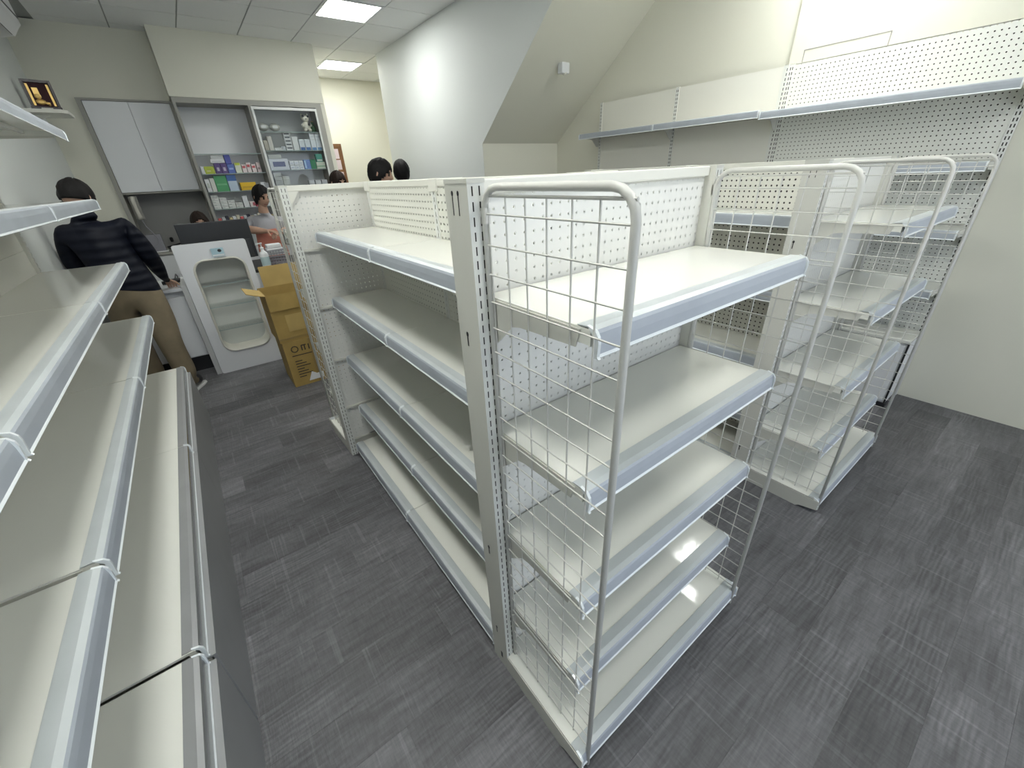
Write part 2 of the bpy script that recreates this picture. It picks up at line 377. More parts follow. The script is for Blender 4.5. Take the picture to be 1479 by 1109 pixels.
def add_shelf(parent, x, y, z, L, D, rz=0.0, brackets=True, chrome=False, h=.046):
    s = link('shelf', shelf_mesh(L, D), parent, (x, y, z), rz)
    link('price_rail', rail_mesh(L, D, h, chrome), s)
    if brackets:
        link('shelf_bracket', bracket_mesh(D), s, (-.0035, 0, 0)); link('shelf_bracket', bracket_mesh(D), s, (L+.0003, 0, 0))
    return s
def panel_mesh(L, h, m='peg', t=.012):
    # board face towards -y, small folded lip top and bottom
    return shared(('pan', round(L, 3), round(h, 3), m, t), lambda: MB().box(0, L, 0, .0025, .0015, h-.0015).box(0, L, 0, t, 0, .005, m=1).box(0, L, 0, t, h-.005, h, m=1).mesh('back_panel', [m, 'white']))

TOPS = (1.445, 1.083, .715, .358)
ROWS = [(.09, .345), (.345, .688), (.688, 1.029), (1.029, 1.357), (1.357, 1.655)]
def grid_side(parent, x):
    y0, y1, zt, zb, r = -.046, -.418, 1.668, .012, .045
    pts = [(x, y0, zb)]
    for k in range(5): a = PI/2*k/4; pts.append((x, y0-r+r*math.cos(a), zt-r+r*math.sin(a)))
    for k in range(5): a = PI/2*k/4; pts.append((x, y1+r-r*math.sin(a), zt-r+r*math.cos(a)))
    pts.append((x, y1, zb))
    fr = link('grid_frame', shared(('gf', x), lambda: MB().tube(pts, .0074, 8).mesh('grid_frame', 'wire', True)), parent)
    def wires():
        m = MB()
        m.tube([(x, y0, zt-.016), (x, y1, zt-.016)], .0030, 5)
        k = 0
        for yy in (.734, .675, .616, .558, .497, .439): m.tube([(x+.002, yy-.79, zb+.02), (x+.002, yy-.79, zt-.014)], .0019, 5)
        z = 1.619
        while z > .05:
            m.tube([(x-.002, y0, z), (x-.002, y1, z)], .0019, 5); z -= .0602
        m.tube([(x, y0, zb+.02), (x, y1, zb+.02)], .0030, 5)
        for z in (1.60, .95, .3): m.box(x-.006, x+.006, y0-.01, y0+.012, z, z+.03)
        return m.mesh('wire_mesh', 'wire')
    link('wire_mesh', shared(('gw', x), wires), fr)
def post(parent, x, keyside):
    p = link('upright', shared('post', lambda: MB().box(0, .04, -.04, .05, .0, 1.676, m=0, fm={2: 1, 3: 1}).box(.003, .037, -.034, .044, .01, 1.67, m=2).box(-.001, .041, -.041, .051, 1.676, 1.684).mesh('upright', ['grey_white', 'slot2', 'hole_shade'])), parent, (x, 0, 0))  # dark inner core added so the slots look shaded
    xs = -.0006 if keyside < 0 else .0406
    def key(w, h, r): return MB().box(-.0003, .0003, -w, w, -h, .006).prism([(r*math.cos(a*PI/4), .008+r*1.3*math.sin(a*PI/4)) for a in range(8)], 0, -.0003, .0003).mesh('keyhole_slot', 'black')
    for yy in (-.003, .020): link('keyhole_slot', shared('key_long', lambda: key(.0012, .034, .004)), p, (xs, yy, 1.650))
    for z in (1.345, .62, .20): link('keyhole_slot', shared('key_short', lambda: key(.002, .022, .005)), p, (xs, .014, z))
    link('base_foot', shared('pfoot', lambda: MB().box(.002, .038, -.034, .044, 0, .006).box(-.0008, 0, -.01, .0, .045, .075).mesh('base_foot', 'black')), p)
    return p
def skirt_mesh():
    def f():
        m = MB()
        for x in (.0, .937): m.prism([(-.041, .0), (-.33, .0), (-.345, .012), (-.425, .03), (-.425, .085), (-.041, .085)], 0, x, x+.003)
        m.box(.003, .937, -.40, -.397, .03, .085)
        return m.mesh('base_skirt', 'grey_white')
    return shared('skirt', f)
def end_unit(loc, rz, label, group):
    t = thing('end_shelving_unit', label, 'shelving', loc, rz, group)
    post(t, 0, -1); post(t, .90, 1)
    for a, b in ROWS: link('back_panel', panel_mesh(.86, b-a, t=.022), t, (.04, -.006, a))
    link('top_beam', shared('beam', lambda: MB().bevbox(.04, .90, -.02, .03, 1.655, 1.682, .003).prism([(.04, 1.655), (.04, 1.60), (.055, 1.60), (.095, 1.655)], 1, .026, .030).prism([(.90, 1.655), (.90, 1.60), (.885, 1.60), (.845, 1.655)], 1, .026, .030).mesh('top_beam', 'white')), t)
    link('base_back_panel', shared('bbp', lambda: MB().box(.04, .90, .004, .010, 0, .095).mesh('base_back_panel', 'white')), t)
    for z in TOPS: add_shelf(t, .043, -.012, z, .854, .325)
    b = link('base_shelf', shared('bshelf', lambda: MB().box(.003, .937, -.405, -.041, .087, .09).box(.04, .90, -.041, -.008, .087, .09).mesh('base_shelf', 'shelf')), t)
    link('price_rail', rail_mesh(.934, .405, .05), b, (.003, 0, .09))
    link('base_skirt', skirt_mesh(), t)
    for x in (.034, .906): grid_side(t, x)
    return t
GE = 'white end shelving units with wire grid sides'
g1 = end_unit((.455, .79, 0), 0, 'nearest white end shelving unit with empty shelves and wire grid sides, facing the camera', GE)
g1b = end_unit((1.362, 2.600, 0), PI+.03, 'white end shelving unit at the far end of the middle run beside the cardboard boxes', GE)
g2 = copy_tree(g1, (2.198, .775, 0), 'second white end shelving unit with wire grid sides, further right behind the nearest one')

# ------------------------------------------------------------------ double-sided main runs
def main_run(cx, y0, label, right=True):
    t = thing('double_sided_shelving', label, 'shelving', (cx, y0, 0), 0, 'white double sided shelving runs')
    bay = .835
    for k in range(3):
        yy = [.004, .835, 1.632][k]
        link('upright', shared('spost', lambda: MB().box(-.0615, .0615, 0, .036, 0, 1.655, m=0, fm={0: 1, 1: 1}).box(-.050, .050, .004, .032, .01, 1.65, m=2).mesh('upright', ['white', 'slot1', 'hole_shade'])), t, (0, yy, 0))
        link('top_clip', shared('clip', lambda: MB().bevbox(-.066, .066, -.02, .055, 1.635, 1.684, .003).mesh('top_clip', 'white')), t, (0, yy, 0))
    link('hole_shade_board', shared('core', lambda: MB().box(-.030, .030, .05, 1.62, .02, 1.65).mesh('hole_shade_board', 'hole_shade')), t)  # added dark sheet, paints cavity shade behind the peg holes
    link('top_cap', shared('cap', lambda: MB().bevbox(-.062, .062, .0, 1.665, 1.655, 1.682, .003).mesh('top_cap', 'white')), t)
    for side in ((-1, 1) if right else (-1,)):
        rz = -PI/2 if side < 0 else PI/2
        for k in range(2):
            ys = [.04, .871][k]; ye = [.835, 1.632][k]; L = ye-ys
            for a, b in ROWS:
                link('back_panel', panel_mesh(L, b-a, 'peg_spine'), t, (side*.060, ye if side < 0 else ys, a), rz)
            ys2, L2 = [.006, .838][k], .829
            yo = ys2+L2 if side < 0 else ys2
            for z in TOPS: add_shelf(t, side*.062, yo, z+.004, L2, .308, rz)
            b = link('base_shelf', shared('mb', lambda: MB().box(0, L2, -.385, 0, .087, .09).box(.0, L2, -.36, -.357, 0, .087).box(0, .003, -.357, 0, 0, .087).box(L2-.003, L2, -.357, 0, 0, .087).mesh('base_shelf', 'shelf')), t, (side*.062, yo, 0), rz)
            link('price_rail', rail_mesh(L2, .385, .05), b, (0, 0, .09))
    return t
r1 = main_run(.925, .842, 'middle white double sided shelving run of two bays with empty shelves along the aisle')
r2 = copy_tree(r1, (2.668, .827, 0), 'further white double sided shelving run hidden behind the second wire grid unit')

# ------------------------------------------------------------------ left wall shelving (faces +x)
t = thing('wall_shelving_unit', 'long white wall shelving of three bays in the left foreground with blue grey price rails', 'shelving', (-.855, -.18, 0), PI/2)
B = 1.36; D = .42
for k in range(4):
    link('upright', shared('lpost', lambda: MB().box(0, .036, 0, .03, 0, 2.35, fm={2: 1}).box(.003, .033, .008, .026, .01, 2.33, m=2).mesh('upright', ['white', 'slot2w', 'hole_shade'])), t, (min(k*B, 3*B-.036), -.030, 0))
for k in range(3):
    gx = .016 if k == 0 else 0.0            # the nearest bay stands slightly apart
    for a, b in ((.45, .93), (.93, 1.40), (1.40, 1.87), (1.87, 2.34)):
        link('back_panel', shared(('lp', b-a), lambda: MB().box(0, B-.04, 0, .008, .001, b-a-.001).mesh('back_panel', 'white')), t, (k*B+.038, -.012, a))
    for z in (.885, 1.262, 1.655, 2.035): add_shelf(t, k*B+.003-gx, -.015, z, B-.006, D-.012, 0, h=.055)
    bs = link('base_cabinet', shared('lbase', lambda: MB().box(.001, B-.001, -.478, -.012, .447, .455).box(.001, B-.001, -.478, -.46, .41, .447).mesh('base_cabinet', 'shelf')), t, (k*B-gx, 0, 0))
    link('price_rail', rail_mesh(B-.008, .478, .05, True), bs, (.004, 0, .455))
    link('kick_plate', shared('lkick', lambda: MB().box(.001, B-.001, -.514, -.505, .0, .40).box(.001, B-.001, -.505, -.48, .392, .40).mesh('kick_plate', 'kick')), bs)
    link('base_body', shared('lbody', lambda: MB().box(.002, B-.002, -.50, -.02, 0, .39).mesh('base_body', 'grey_white')), bs)
# ------------------------------------------------------------------ right wall pegboard unit (faces -x)
def wall_unit(name, label, y_far, bays, L, panel, shelves, Dp, base):
    t = thing(name, label, 'shelving', (4.066, y_far, 0), -PI/2)
    for k in range(bays+1):
        link('upright', shared('rpost', lambda: MB().box(0, .036, -.002, .016, 0.0, 2.335, fm={2: 1}).box(.003, .033, .006, .013, .01, 2.32, m=2).mesh('upright', ['white', 'slot2w', 'hole_shade'])), t, (k*L-(.018 if 0 < k < bays else 0 if k == 0 else .036), -.004, 0))
    link('hole_shade_board', shared(('rcore', bays, L), lambda: MB().box(.03, bays*L-.03, .012, .016, .5, 2.32).mesh('hole_shade_board', 'hole_shade')), t)  # dark sheet added behind the panels to shade their holes
    for k in range(bays):
        for a, b in ((.47, .86), (.86, 1.26), (1.26, 1.63), (1.63, 2.00), (2.00, 2.33)):
            if panel == 'peg_wall':
                link('back_panel', panel_mesh(L-.074, b-a, 'peg_wall'), t, (k*L+.037, 0, a))
            else:
                link('back_panel', shared(('fp', L, b-a), lambda: MB().box(0, L-.04, 0, .008, .001, b-a-.001).mesh('back_panel', 'white')), t, (k*L+.02, 0, a))
        for z in shelves: add_shelf(t, k*L-.01+.003, -.004, z, L-.006, Dp)
    return t
wu = wall_unit('pegboard_wall_unit', 'tall cream pegboard wall shelving with four white shelves on the right wall', 1.80, 1, 1.345, 'peg_wall', (.880, 1.250, 1.628, 2.018), .295, True)
wf = wall_unit('panel_wall_unit', 'plain white panelled wall shelving with one long high shelf under the stairs', 3.712, 2, .955, 'flat', (2.030,), .30, False)
# low cabinet below the pegboard unit
t = thing('low_cabinet', 'low white cabinet with black edge trim under the pegboard wall shelving', 'cabinet', (3.77, .465, 0))
obj('cabinet_body', MB().box(.0, .265, .0, 1.30, .035, .50), 'cab_white', t)
obj('cabinet_top', MB().bevbox(-.02, .265, -.005, 1.31, .515, .535, .004), 'shelf', t)
obj('shadow_gap', MB().box(.004, .262, .004, 1.296, .50, .515), 'black', t)
obj('edge_trim', MB().box(-.0115, .002, -.003, .007, .02, .515), 'black', t)
obj('cabinet_foot', MB().box(-.015, .05, -.008, .09, 0, .035).box(-.01, .05, 1.2, 1.29, 0, .035), 'black', t)
obj('door', MB().bevbox(-.010, 0, .016, .63, .05, .49, .003), 'cab_white', t); obj('door', MB().bevbox(-.010, 0, .64, 1.29, .05, .49, .003), 'cab_white', t)

# ------------------------------------------------------------------ back wall cabinets
t = thing('wall_cupboard', 'white two door wall cupboard in grey frame above the back worktop', 'cabinet', (-.56, 7.27, 1.66))
fr = MB().box(0, .045, -.03, .40, -.70, .985).box(.045, .87, -.03, .40, .965, .985).box(.845, .87, -.03, .40, 0.0, .965).box(.045, .845, -.005, .40, 0.0, .02)
obj('cupboard_frame', fr, 'frame_grey', t)
obj('cupboard_body', MB().box(.046, .844, .01, .40, .02, .965), 'cab_white', t)
for x in (.048, .4475): obj('door', MB().bevbox(x, x+.396, -.022, .0, .022, .962, .003), 'cab_white', t)
t = thing('base_cupboard', 'white drawer base cabinet below the back worktop', 'cabinet', (-.56, 7.22, 0))
obj('cabinet_body', MB().box(.0, .86, .02, .44, .0, .93), 'cab_white', t)
for x in (.01, .435): obj('drawer', MB().bevbox(x, x+.415, .0, .02, .55, .915, .004), 'cab_white', t)
for x in (.01, .435): obj('door', MB().bevbox(x, x+.415, .0, .02, .08, .54, .004), 'cab_white', t)
tag(obj('back_worktop', MB().bevbox(-.555, .305, 7.20, 7.66, .93, .96, .004), 'frame_grey'), 'grey worktop in the recess under the wall cupboard', 'worktop')
tag(obj('recess_panel', MB().box(-.515, .305, 7.65, 7.675, .965, 1.655), 'recess'), 'grey back panel of the recess above the back worktop', 'panel')

t = thing('medicine_display_cabinet', 'built-in grey framed medicine cabinet with glass shelves on the back wall', 'cabinet', (.31, 6.974, 0))
# local x 0..1.675
obj('side_panel', MB().box(0, .028, -.02, .40, 0, 2.655), 'frame_grey', t)
obj('side_panel', MB().box(1.60, 1.672, -.02, .40, 0, 2.655), 'frame_grey', t)
obj('divider', MB().box(.775, .815, -.02, .36, .9, 2.60), 'frame_grey', t)
obj('top_panel', MB().box(.028, 1.60, -.02, .40, 2.60, 2.655), 'frame_grey', t)
obj('back_panel', MB().box(.028, 1.60, .34, .36, .9, 2.60), 'cab_white', t)
obj('lower_cupboard', MB().box(.028, 1.60, .0, .38, 0, .9), 'cab_white', t)
LZ = (2.072, 1.848, 1.640, 1.432, 1.22); RZ = (2.322, 2.102, 1.868, 1.64, 1.42, 1.2)
for z in LZ: obj('glass_shelf', MB().box(.030, .773, .02, .338, z-.008, z, fm={2: 1}), ['glass', 'glass_edge'], t)
for z in RZ: obj('glass_shelf', MB().box(.817, 1.598, .03, .338, z-.008, z, fm={2: 1}), ['glass', 'glass_edge'], t)
df = MB().box(.80, .828, -.034, -.02, .92, 2.59).box(1.575, 1.598, -.034, -.02, .92, 2.59).box(.828, 1.575, -.034, -.02, 2.56, 2.59).box(.828, 1.575, -.034, -.02, .92, .95)
dd = obj('sliding_door', df, 'alu', t); obj('door_pane', MB().box(.828, 1.575, -.029, -.025, .95, 2.56), 'glass', dd)

# goods on the glass shelves: every packet is a thing of its own
X0, Y0 = .31, 6.974
ORD = ('first', 'second', 'third', 'fourth', 'fifth', 'sixth', 'seventh', 'eighth', 'ninth', 'tenth', 'eleventh', 'twelfth', 'thirteenth', 'fourteenth', 'fifteenth', 'sixteenth')
def pack(x, z, w, h, col, label, d=.08, y=.06, band=None, name='medicine_box', cat='box', group=None):
    t_ = thing(name, label, cat, (X0+x, Y0+y, z+.0008), 0, group)
    cn = 'carton_%02d_%02d_%02d' % tuple(int(c*99) for c in col); flat(cn, col)
    obj('carton', MB().bevbox(0, w, 0, d, 0, h, min(.003, w*.08)), cn, t_)
    if band:
        bn = 'carton_%02d_%02d_%02d' % tuple(int(c*99) for c in band[0]); flat(bn, band[0])
        obj('printed_label', MB().box(w*band[1], w*band[2], -.0012, 0, h*band[3], h*band[4]), bn, t_)
    return t_
WH = (.72, .74, .76); BL = (.10, .16, .46); PU = (.10, .06, .20); GR = (.08, .34, .14); LI = (.42, .50, .05); YE = (.72, .46, .02); DB = (.06, .15, .40)
z = LZ[1]
pack(.05, z, .035, .09, WH, 'narrow white medicine carton at the left end of the second left cabinet shelf')
pack(.088, z, .105, .085, LI, 'lime green medicine box on the second left cabinet shelf', band=((.6, .62, .3), .2, .6, .3, .5))
for i, x in enumerate((.205, .275)): pack(x, z, .066, .12, PU, ('left' if i == 0 else 'right')+' dark purple medicine box of the pair on the second left cabinet shelf', band=((.55, .5, .62), .3, .7, .25, .6))
pack(.345, z, .078, .105, BL, 'lower blue medicine box beside the purple pair on the second left cabinet shelf', band=((.35, .45, .75), .2, .8, .4, .6))
pack(.343, z+.107, .066, .105, (.08, .10, .40), 'upper blue medicine box stacked beside the purple pair')
pack(.18, z+.122, .155, .045, WH, 'flat white medicine box lying on the purple boxes', band=((.5, .52, .55), .1, .8, .3, .5))
pack(.195, z+.168, .13, .04, (.68, .70, .70), 'topmost flat white box above the purple boxes')
pack(.43, z, .07, .12, (.66, .70, .58), 'pale green and white packet beside the blue boxes', band=(LI, .1, .9, .75, 1.0))
for i, x in enumerate((.51, .565, .625)): pack(x, z, .05, .10+.02*(i % 2), (.70, .62, .62), ('first', 'second', 'third')[i]+' white and red medicine packet in the row by the cabinet divider', band=((.45, .08, .09), .1, .8, .55, .8))
pack(.685, z, .045, .12, (.62, .52, .52), 'pinkish medicine packet at the right end of the second left cabinet shelf', band=((.25, .2, .2), .2, .8, .3, .5))
z = LZ[2]
pack(.045, z, .05, .15, WH, 'white upright medicine carton at the left of the third left cabinet shelf', band=((.5, .55, .5), .2, .8, .3, .7))
pack(.10, z, .05, .16, (.66, .68, .62), 'second white upright carton beside the green boxes')
pack(.155, z, .135, .185, GR, 'large green medicine box on the third left cabinet shelf', band=((.2, .5, .25), .1, .9, .4, .5))
pack(.295, z, .105, .19, (.50, .60, .72), 'blue and white medicine box beside the large green one', band=(DB, 0, 1, .62, 1.0))
pack(.43, z, .185, .095, YE, 'yellow medicine box lying on the third left cabinet shelf', band=((.55, .33, .02), .1, .9, .3, .5))
pack(.67, z, .05, .09, WH, 'left small white carton by the cabinet divider on the third left shelf'); pack(.722, z, .045, .08, WH, 'right small white carton by the cabinet divider on the third left shelf')
z = LZ[3]
for r_ in range(5):
    for c in range(5-r_ if r_ > 1 else 4):
        pack(.05+c*.085, z+r_*.034, .08, .032, (.68, .70, .68), ORD[c]+' small white carton from the left, '+('bottom', 'second', 'third', 'fourth', 'top')[r_]+' row of the stepped stack', band=((.48, .52, .5), .1, .5, .3, .7), group='stepped stack of small white cartons')
pack(.40, z, .06, .14, WH, 'tall white carton standing right of the stepped stack'); pack(.475, z, .06, .07, (.70, .62, .60), 'low white and red carton right of the tall white one', band=((.4, .08, .1), .5, 1, .2, .8))
pack(.545, z, .04, .13, (.30, .04, .07), 'narrow dark red carton on the fourth left cabinet shelf'); pack(.60, z, .13, .19, (.66, .69, .70), 'wide white carton at the right of the fourth left cabinet shelf', band=((.3, .36, .42), .1, .6, .5, .7))
z = LZ[4]; rc = [(.60, .10, .10), (.66, .62, .50), (.62, .64, .66), (.66, .55, .30), (.03, .03, .05), (.60, .62, .64)]
for i in range(16):
    pack(.05+i*.043, z, .036, .10+.012*(i % 3), rc[i*5 % 6], ORD[i]+' small upright packet from the left on the lowest visible left cabinet shelf', group='row of small upright packets')
z = RZ[0]
# crinkled foil pouches
for i, x in enumerate((.845, .985)):
    t_ = thing('foil_pouch', ('left' if i == 0 else 'right')+' silver foil pouch on the top right cabinet shelf', 'pouch', (X0+x, Y0+.08, z+.012))
    m_ = MB()
    bm = bmesh.new(); bmesh.ops.create_icosphere(bm, subdivisions=3, radius=1)
    for v_ in bm.verts:
        n_ = math.sin(v_.co.x*9+i)*math.sin(v_.co.y*8)*math.cos(v_.co.z*7)
        v_.co = Vector((.06+v_.co.x*.065*(1+.15*n_), .04+v_.co.y*.04, .045+max(v_.co.z, -1)*.045*(1+.25*n_)))
    m_.frombm(bm); obj('pouch_body', m_, 'alu', t_, smooth=True); obj('printed_label', MB().box(.03, .09, -.004, .004, .03, .06), 'paper', t_)
# plush cow-spotted toy with green vase
t_ = thing('plush_toy', 'small cream plush cat with dark spots at the right of the top cabinet shelf', 'toy', (X0+1.455, Y0+.10, z+.0145))
m_ = MB().ball((0, 0, .06), .055, 2, sc=(1, .8, 1.1)).ball((0, -.01, .15), .05, 2, sc=(1.1, .9, .9)).ball((-.035, 0, .195), .017, 1).ball((.035, 0, .195), .017, 1).ball((-.05, -.02, .07), .022, 1).ball((.05, -.02, .07), .022, 1).ball((-.03, -.03, .012), .025, 1).ball((.03, -.03, .012), .025, 1)
obj('plush_body', m_, 'cream_plastic', t_, smooth=True)
obj('spots', MB().ball((-.03, -.045, .175), .018, 1).ball((.03, -.045, .17), .015, 1).ball((.0, -.056, .14), .009, 1).ball((.03, -.04, .08), .02, 1), 'dark', t_)
flat('vase_green', (.04, .12, .05), .3)
t_ = thing('green_vase', 'small dark green vase beside the plush cat toy', 'vase', (X0+1.552, Y0+.16, z+.0008)); obj('vase_body', MB().lathe([(.02, 0), (.035, .02), (.04, .06), (.02, .10), (.012, .12), (.018, .13)]), 'vase_green', t_, smooth=True); obj('vase_lip', MB().lathe([(.015, .128), (.02, .130), (.02, .134), (.015, .136)]), 'gold', t_)
z = RZ[1]
pack(.85, z, .05, .12, (.50, .46, .40), 'beige carton at the left end of the second right cabinet shelf'); pack(.905, z, .055, .17, (.66, .64, .60), 'tall cream carton at the left of the second right cabinet shelf')
pack(.97, z, .10, .035, WH, 'flat white carton lying on the second right cabinet shelf'); pack(1.05, z, .055, .05, (.6, .64, .70), 'little pale blue carton on the second right cabinet shelf')
for k in range(5): pack(1.115, z+k*.042, .085, .040, (.68, .70, .72), ORD[k]+' striped white carton from the bottom in the tall narrow stack', band=((.06, .07, .09), .15, .9, .55, .9), group='tall narrow stack of striped white cartons')
pack(1.21, z, .075, .165, (.70, .72, .73), 'plain white tall carton right of the striped stack')
for i, x in enumerate((1.295, 1.37)): pack(x, z, .07, .135, (.66, .71, .76), ('left' if i == 0 else 'right')+' white and blue box of the middle pair on the second right cabinet shelf', band=(DB, .1, .9, .0, .28))
for i, x in enumerate((1.45, 1.522)):
    pack(x, z, .068, .125, (.66, .71, .76), ('left' if i == 0 else 'right')+' lower white and blue box of the right hand pair', band=((.10, .25, .5), .1, .9, .0, .28)); pack(x, z+.127, .068, .080, (.70, .73, .76), ('left' if i == 0 else 'right')+' upper white box of the right hand pair', band=((.5, .56, .6), .1, .9, .4, .55))
z = RZ[2]
pack(.85, z, .24, .135, (.66, .69, .76), 'long white box with dark blue window on the third right cabinet shelf', band=((.06, .08, .22), .18, .82, .3, .75)); pack(.86, z+.137, .16, .05, (.46, .48, .44), 'flat grey green box lying on the long white box')
for r_ in range(2):
    for c in range(3): pack(1.105+c*.06, z+r_*.055, .057, .052, (.70, .73, .76), ORD[c]+' tiny white carton, '+('lower', 'upper')[r_]+' row, third right cabinet shelf', band=((.45, .5, .6), .2, .8, .3, .6), group='block of six tiny white cartons')
pack(1.295, z, .085, .12, (.06, .16, .46), 'blue box beside the green box on the third right cabinet shelf', band=((.3, .5, .7), .05, .3, .1, .9)); pack(1.383, z, .07, .12, (.03, .22, .10), 'dark green box on the third right cabinet shelf')
pack(1.46, z, .12, .085, (.62, .68, .58), 'pale green box at the right of the third right cabinet shelf', band=((.2, .45, .25), .0, 1, .3, .45)); pack(1.475, z+.087, .085, .10, (.05, .28, .22), 'teal box standing on the pale green box', band=((.6, .66, .62), .1, .9, .1, .3))
z = RZ[3]
for k in range(4): pack(.86, z+k*.05, .10, .048, WH, ORD[k]+' white carton from the bottom in the left stack low in the right cabinet', group='stack of white cartons low in the right cabinet')
for k in range(3): pack(.965, z+k*.05, .085, .048, (.70, .72, .70), ORD[k]+' pale carton from the bottom in the shorter stack low in the right cabinet', group='lower stack of pale cartons low in the right cabinet')
for k in range(3): pack(1.30+k*.09, z, .075, .085, (.70, .72, .76), ('left', 'middle', 'right')[k]+' white tub carton at the right of the fourth right cabinet shelf')

# brown framed notice board on the hall wall
t = thing('notice_board', 'brown framed notice board on the hallway wall behind the cabinet', 'board', (2.53, 8.90, 1.45))
obj('board_frame', MB().box(0, .22, .0, .028, .0, .04).box(0, .22, 0, .028, .82, .86).box(0, .025, 0, .028, .04, .82).box(.195, .22, 0, .028, .04, .82), 'brown_wood', t)
obj('board_back', MB().box(.025, .195, .015, .025, .04, .82), 'brown_wood', t)
for i, (a, b) in enumerate(((.62, .78), (.44, .60), (.22, .40))): obj('pinned_paper', MB().box(.045+.01*i, .15+.01*i, .010, .014, a, b), flat('pink_paper', (.62, .52, .54)), t)

# ------------------------------------------------------------------ left wall bits
t = thing('air_conditioner', 'white wall air conditioner at the top of the left wall', 'air conditioner', (-.865, 4.72, 2.87))
ac_prof = [(0, .02), (0, .36), (.21, .38), (.262, .34), (.272, .10), (.20, .02), (.10, .0)]
obj('ac_body', MB().prism(ac_prof, 1, 0, 1.25), 'ac', t)
obj('front_seam', MB().box(.260, .274, .01, 1.2502, .138, .152), 'black', t); obj('air_outlet', MB().prism([(.198, .012), (.235, .062), (.238, .058), (.202, .008)], 1, .06, 1.15), 'black', t)
obj('louvre', MB().prism([(.21, .0), (.262, .064), (.264, .060), (.214, -.004)], 1, .06, 1.15), 'ac', t)
t = thing('wall_ledge', 'small white bracket shelf on the left wall holding the dark plaque', 'shelf', (-.87, 6.16, 2.375))
obj('ledge_board', MB().prism([(0, 0), (.26, 0), (.30, .06), (.30, .42), (0, .42)], 2, 0, .028), 'white', t); obj('ledge_bracket', MB().prism([(0, 0), (.16, 0), (0, -.07)], 1, .20, .215), 'white', t)
t = thing('award_plaque', 'dark lacquered plaque with gold relief and yellow side strips on the small wall ledge', 'plaque', (-.715, 6.34, 2.4055), .18)
obj('plaque_frame', MB().box(-.105, .105, 0, .05, 0, .035).box(-.10, .10, 0, .05, .225, .245).box(-.10, -.082, 0, .05, .035, .225).box(.082, .10, 0, .05, .035, .225).box(-.10, .10, .04, .055, .03, .24), 'plaque_wood', t)
obj('plaque_backing', MB().box(-.082, .082, .028, .04, .035, .225), 'plaque_red', t)
for x in (-.076, .060): obj('gold_strip', MB().box(x, x+.016, .022, .028, .045, .215), 'gold', t)
rel = MB().ball((-.02, .026, .075), .03, 2, sc=(1.2, .4, .8)).ball((-.025, .024, .12), .025, 2, sc=(1, .4, 1)).box(-.045, -.005, .018, .026, .135, .185).ball((.02, .024, .065), .02, 1, sc=(1.2, .4, .7)).ball((.03, .02, .052), .012, 1)
obj('gold_relief', rel, 'gold', t); obj('name_plate', MB().box(-.04, .04, -.003, .0, .010, .026), 'cream_plastic', t)

# ------------------------------------------------------------------ counter
t = thing('display_counter', 'white counter front panel with rounded niche and glass shelves', 'counter', (-.175, 4.80, 0))
# local x 0..0.575, z 0..1.25; board with a rounded-rectangle hole
def rr(x0, x1, z0, z1, r, n=6):
    out = []
    for cx, cz, a0 in ((x1-r, z1-r, 0), (x0+r, z1-r, 90), (x0+r, z0+r, 180), (x1-r, z0+r, 270)):
        for k in range(n+1):
            a = math.radians(a0+90*k/n); out.append((cx+r*math.cos(a), cz+r*math.sin(a)))
    return out
outer = rr(0, .575, .0, 1.25, .012); outer = rr(0, .575, 0, 1.25, .02); inner = rr(.105, .505, .215, 1.09, .095); rim = rr(.088, .522, .198, 1.107, .11); n_ = len(outer)
bd = MB(); vs = [(a, 0, b) for a, b in outer]+[(a, 0, b) for a, b in rim]+[(a, .035, b) for a, b in outer]+[(a, .035, b) for a, b in rim]
fs = []
for i in range(n_):
    j = (i+1) % n_; fs += [(i, j, n_+j, n_+i), (2*n_+j, 2*n_+i, 3*n_+i, 3*n_+j), (j, i, 2*n_+i, 2*n_+j), (n_+i, n_+j, 3*n_+j, 3*n_+i)]
bd.add(vs, fs); obj('front_board', bd, 'counter', t)
rimm = MB(); ring = [[(a, -.012, b) for a, b in rr(.094, .516, .204, 1.101, .104)], [(a, 0.001, b) for a, b in rim], [(a, .22, b) for a, b in inner], [(a, -.010, b) for a, b in inner]]
vs = ring[1]+ring[0]+ring[3]+ring[2]; fs = []
for q in range(3):
    for i in range(n_):
        j = (i+1) % n_; fs.append((q*n_+i, q*n_+j, (q+1)*n_+j, (q+1)*n_+i))
rimm.add(vs, fs); obj('niche_rim', rimm, 'niche', t, smooth=True)
obj('niche_back', MB().add([(a, .22, b) for a, b in inner], [tuple(range(n_-1, -1, -1))]), 'niche_in', t)
for z in (.872, .664, .436): obj('glass_shelf', MB().box(.107, .503, .006, .215, z-.007, z, fm={2: 1}), ['glass', 'glass_edge'], t)
obj('side_board', MB().box(-.045, -.003, .02, .75, 0, .90), 'counter_side', t)
obj('counter_body', MB().box(.0, .575, .24, .72, .0, .88), 'counter_side', t)
t = thing('service_desk', 'white service desk with drawers beside the counter panel', 'desk', (-.78, 5.02, 0))
obj('desk_top', MB().bevbox(0, .555, -.04, .60, .83, .86, .004), 'counter', t)
obj('desk_body', MB().box(.03, .55, .02, .58, .16, .83), 'cab_white', t)
for x in (.03, .375): obj('drawer_front', MB().bevbox(x, x+(.34 if x < .1 else .175), 0, .02, .17, .775, .003), 'cab_white', t)
obj('toe_kick', MB().box(.03, .55, .06, .56, 0, .16), 'black', t)
t = thing('counter_worktop', 'dark grey worktop of the counter behind the niche panel', 'worktop', (-.17, 5.04, .885)); obj('worktop_slab', MB().bevbox(0, 1.15, .0, .75, 0, .03, .004), 'dark', t)
obj('support_panel', MB().box(.70, 1.13, .03, .72, -.885, 0), 'counter_side', t)
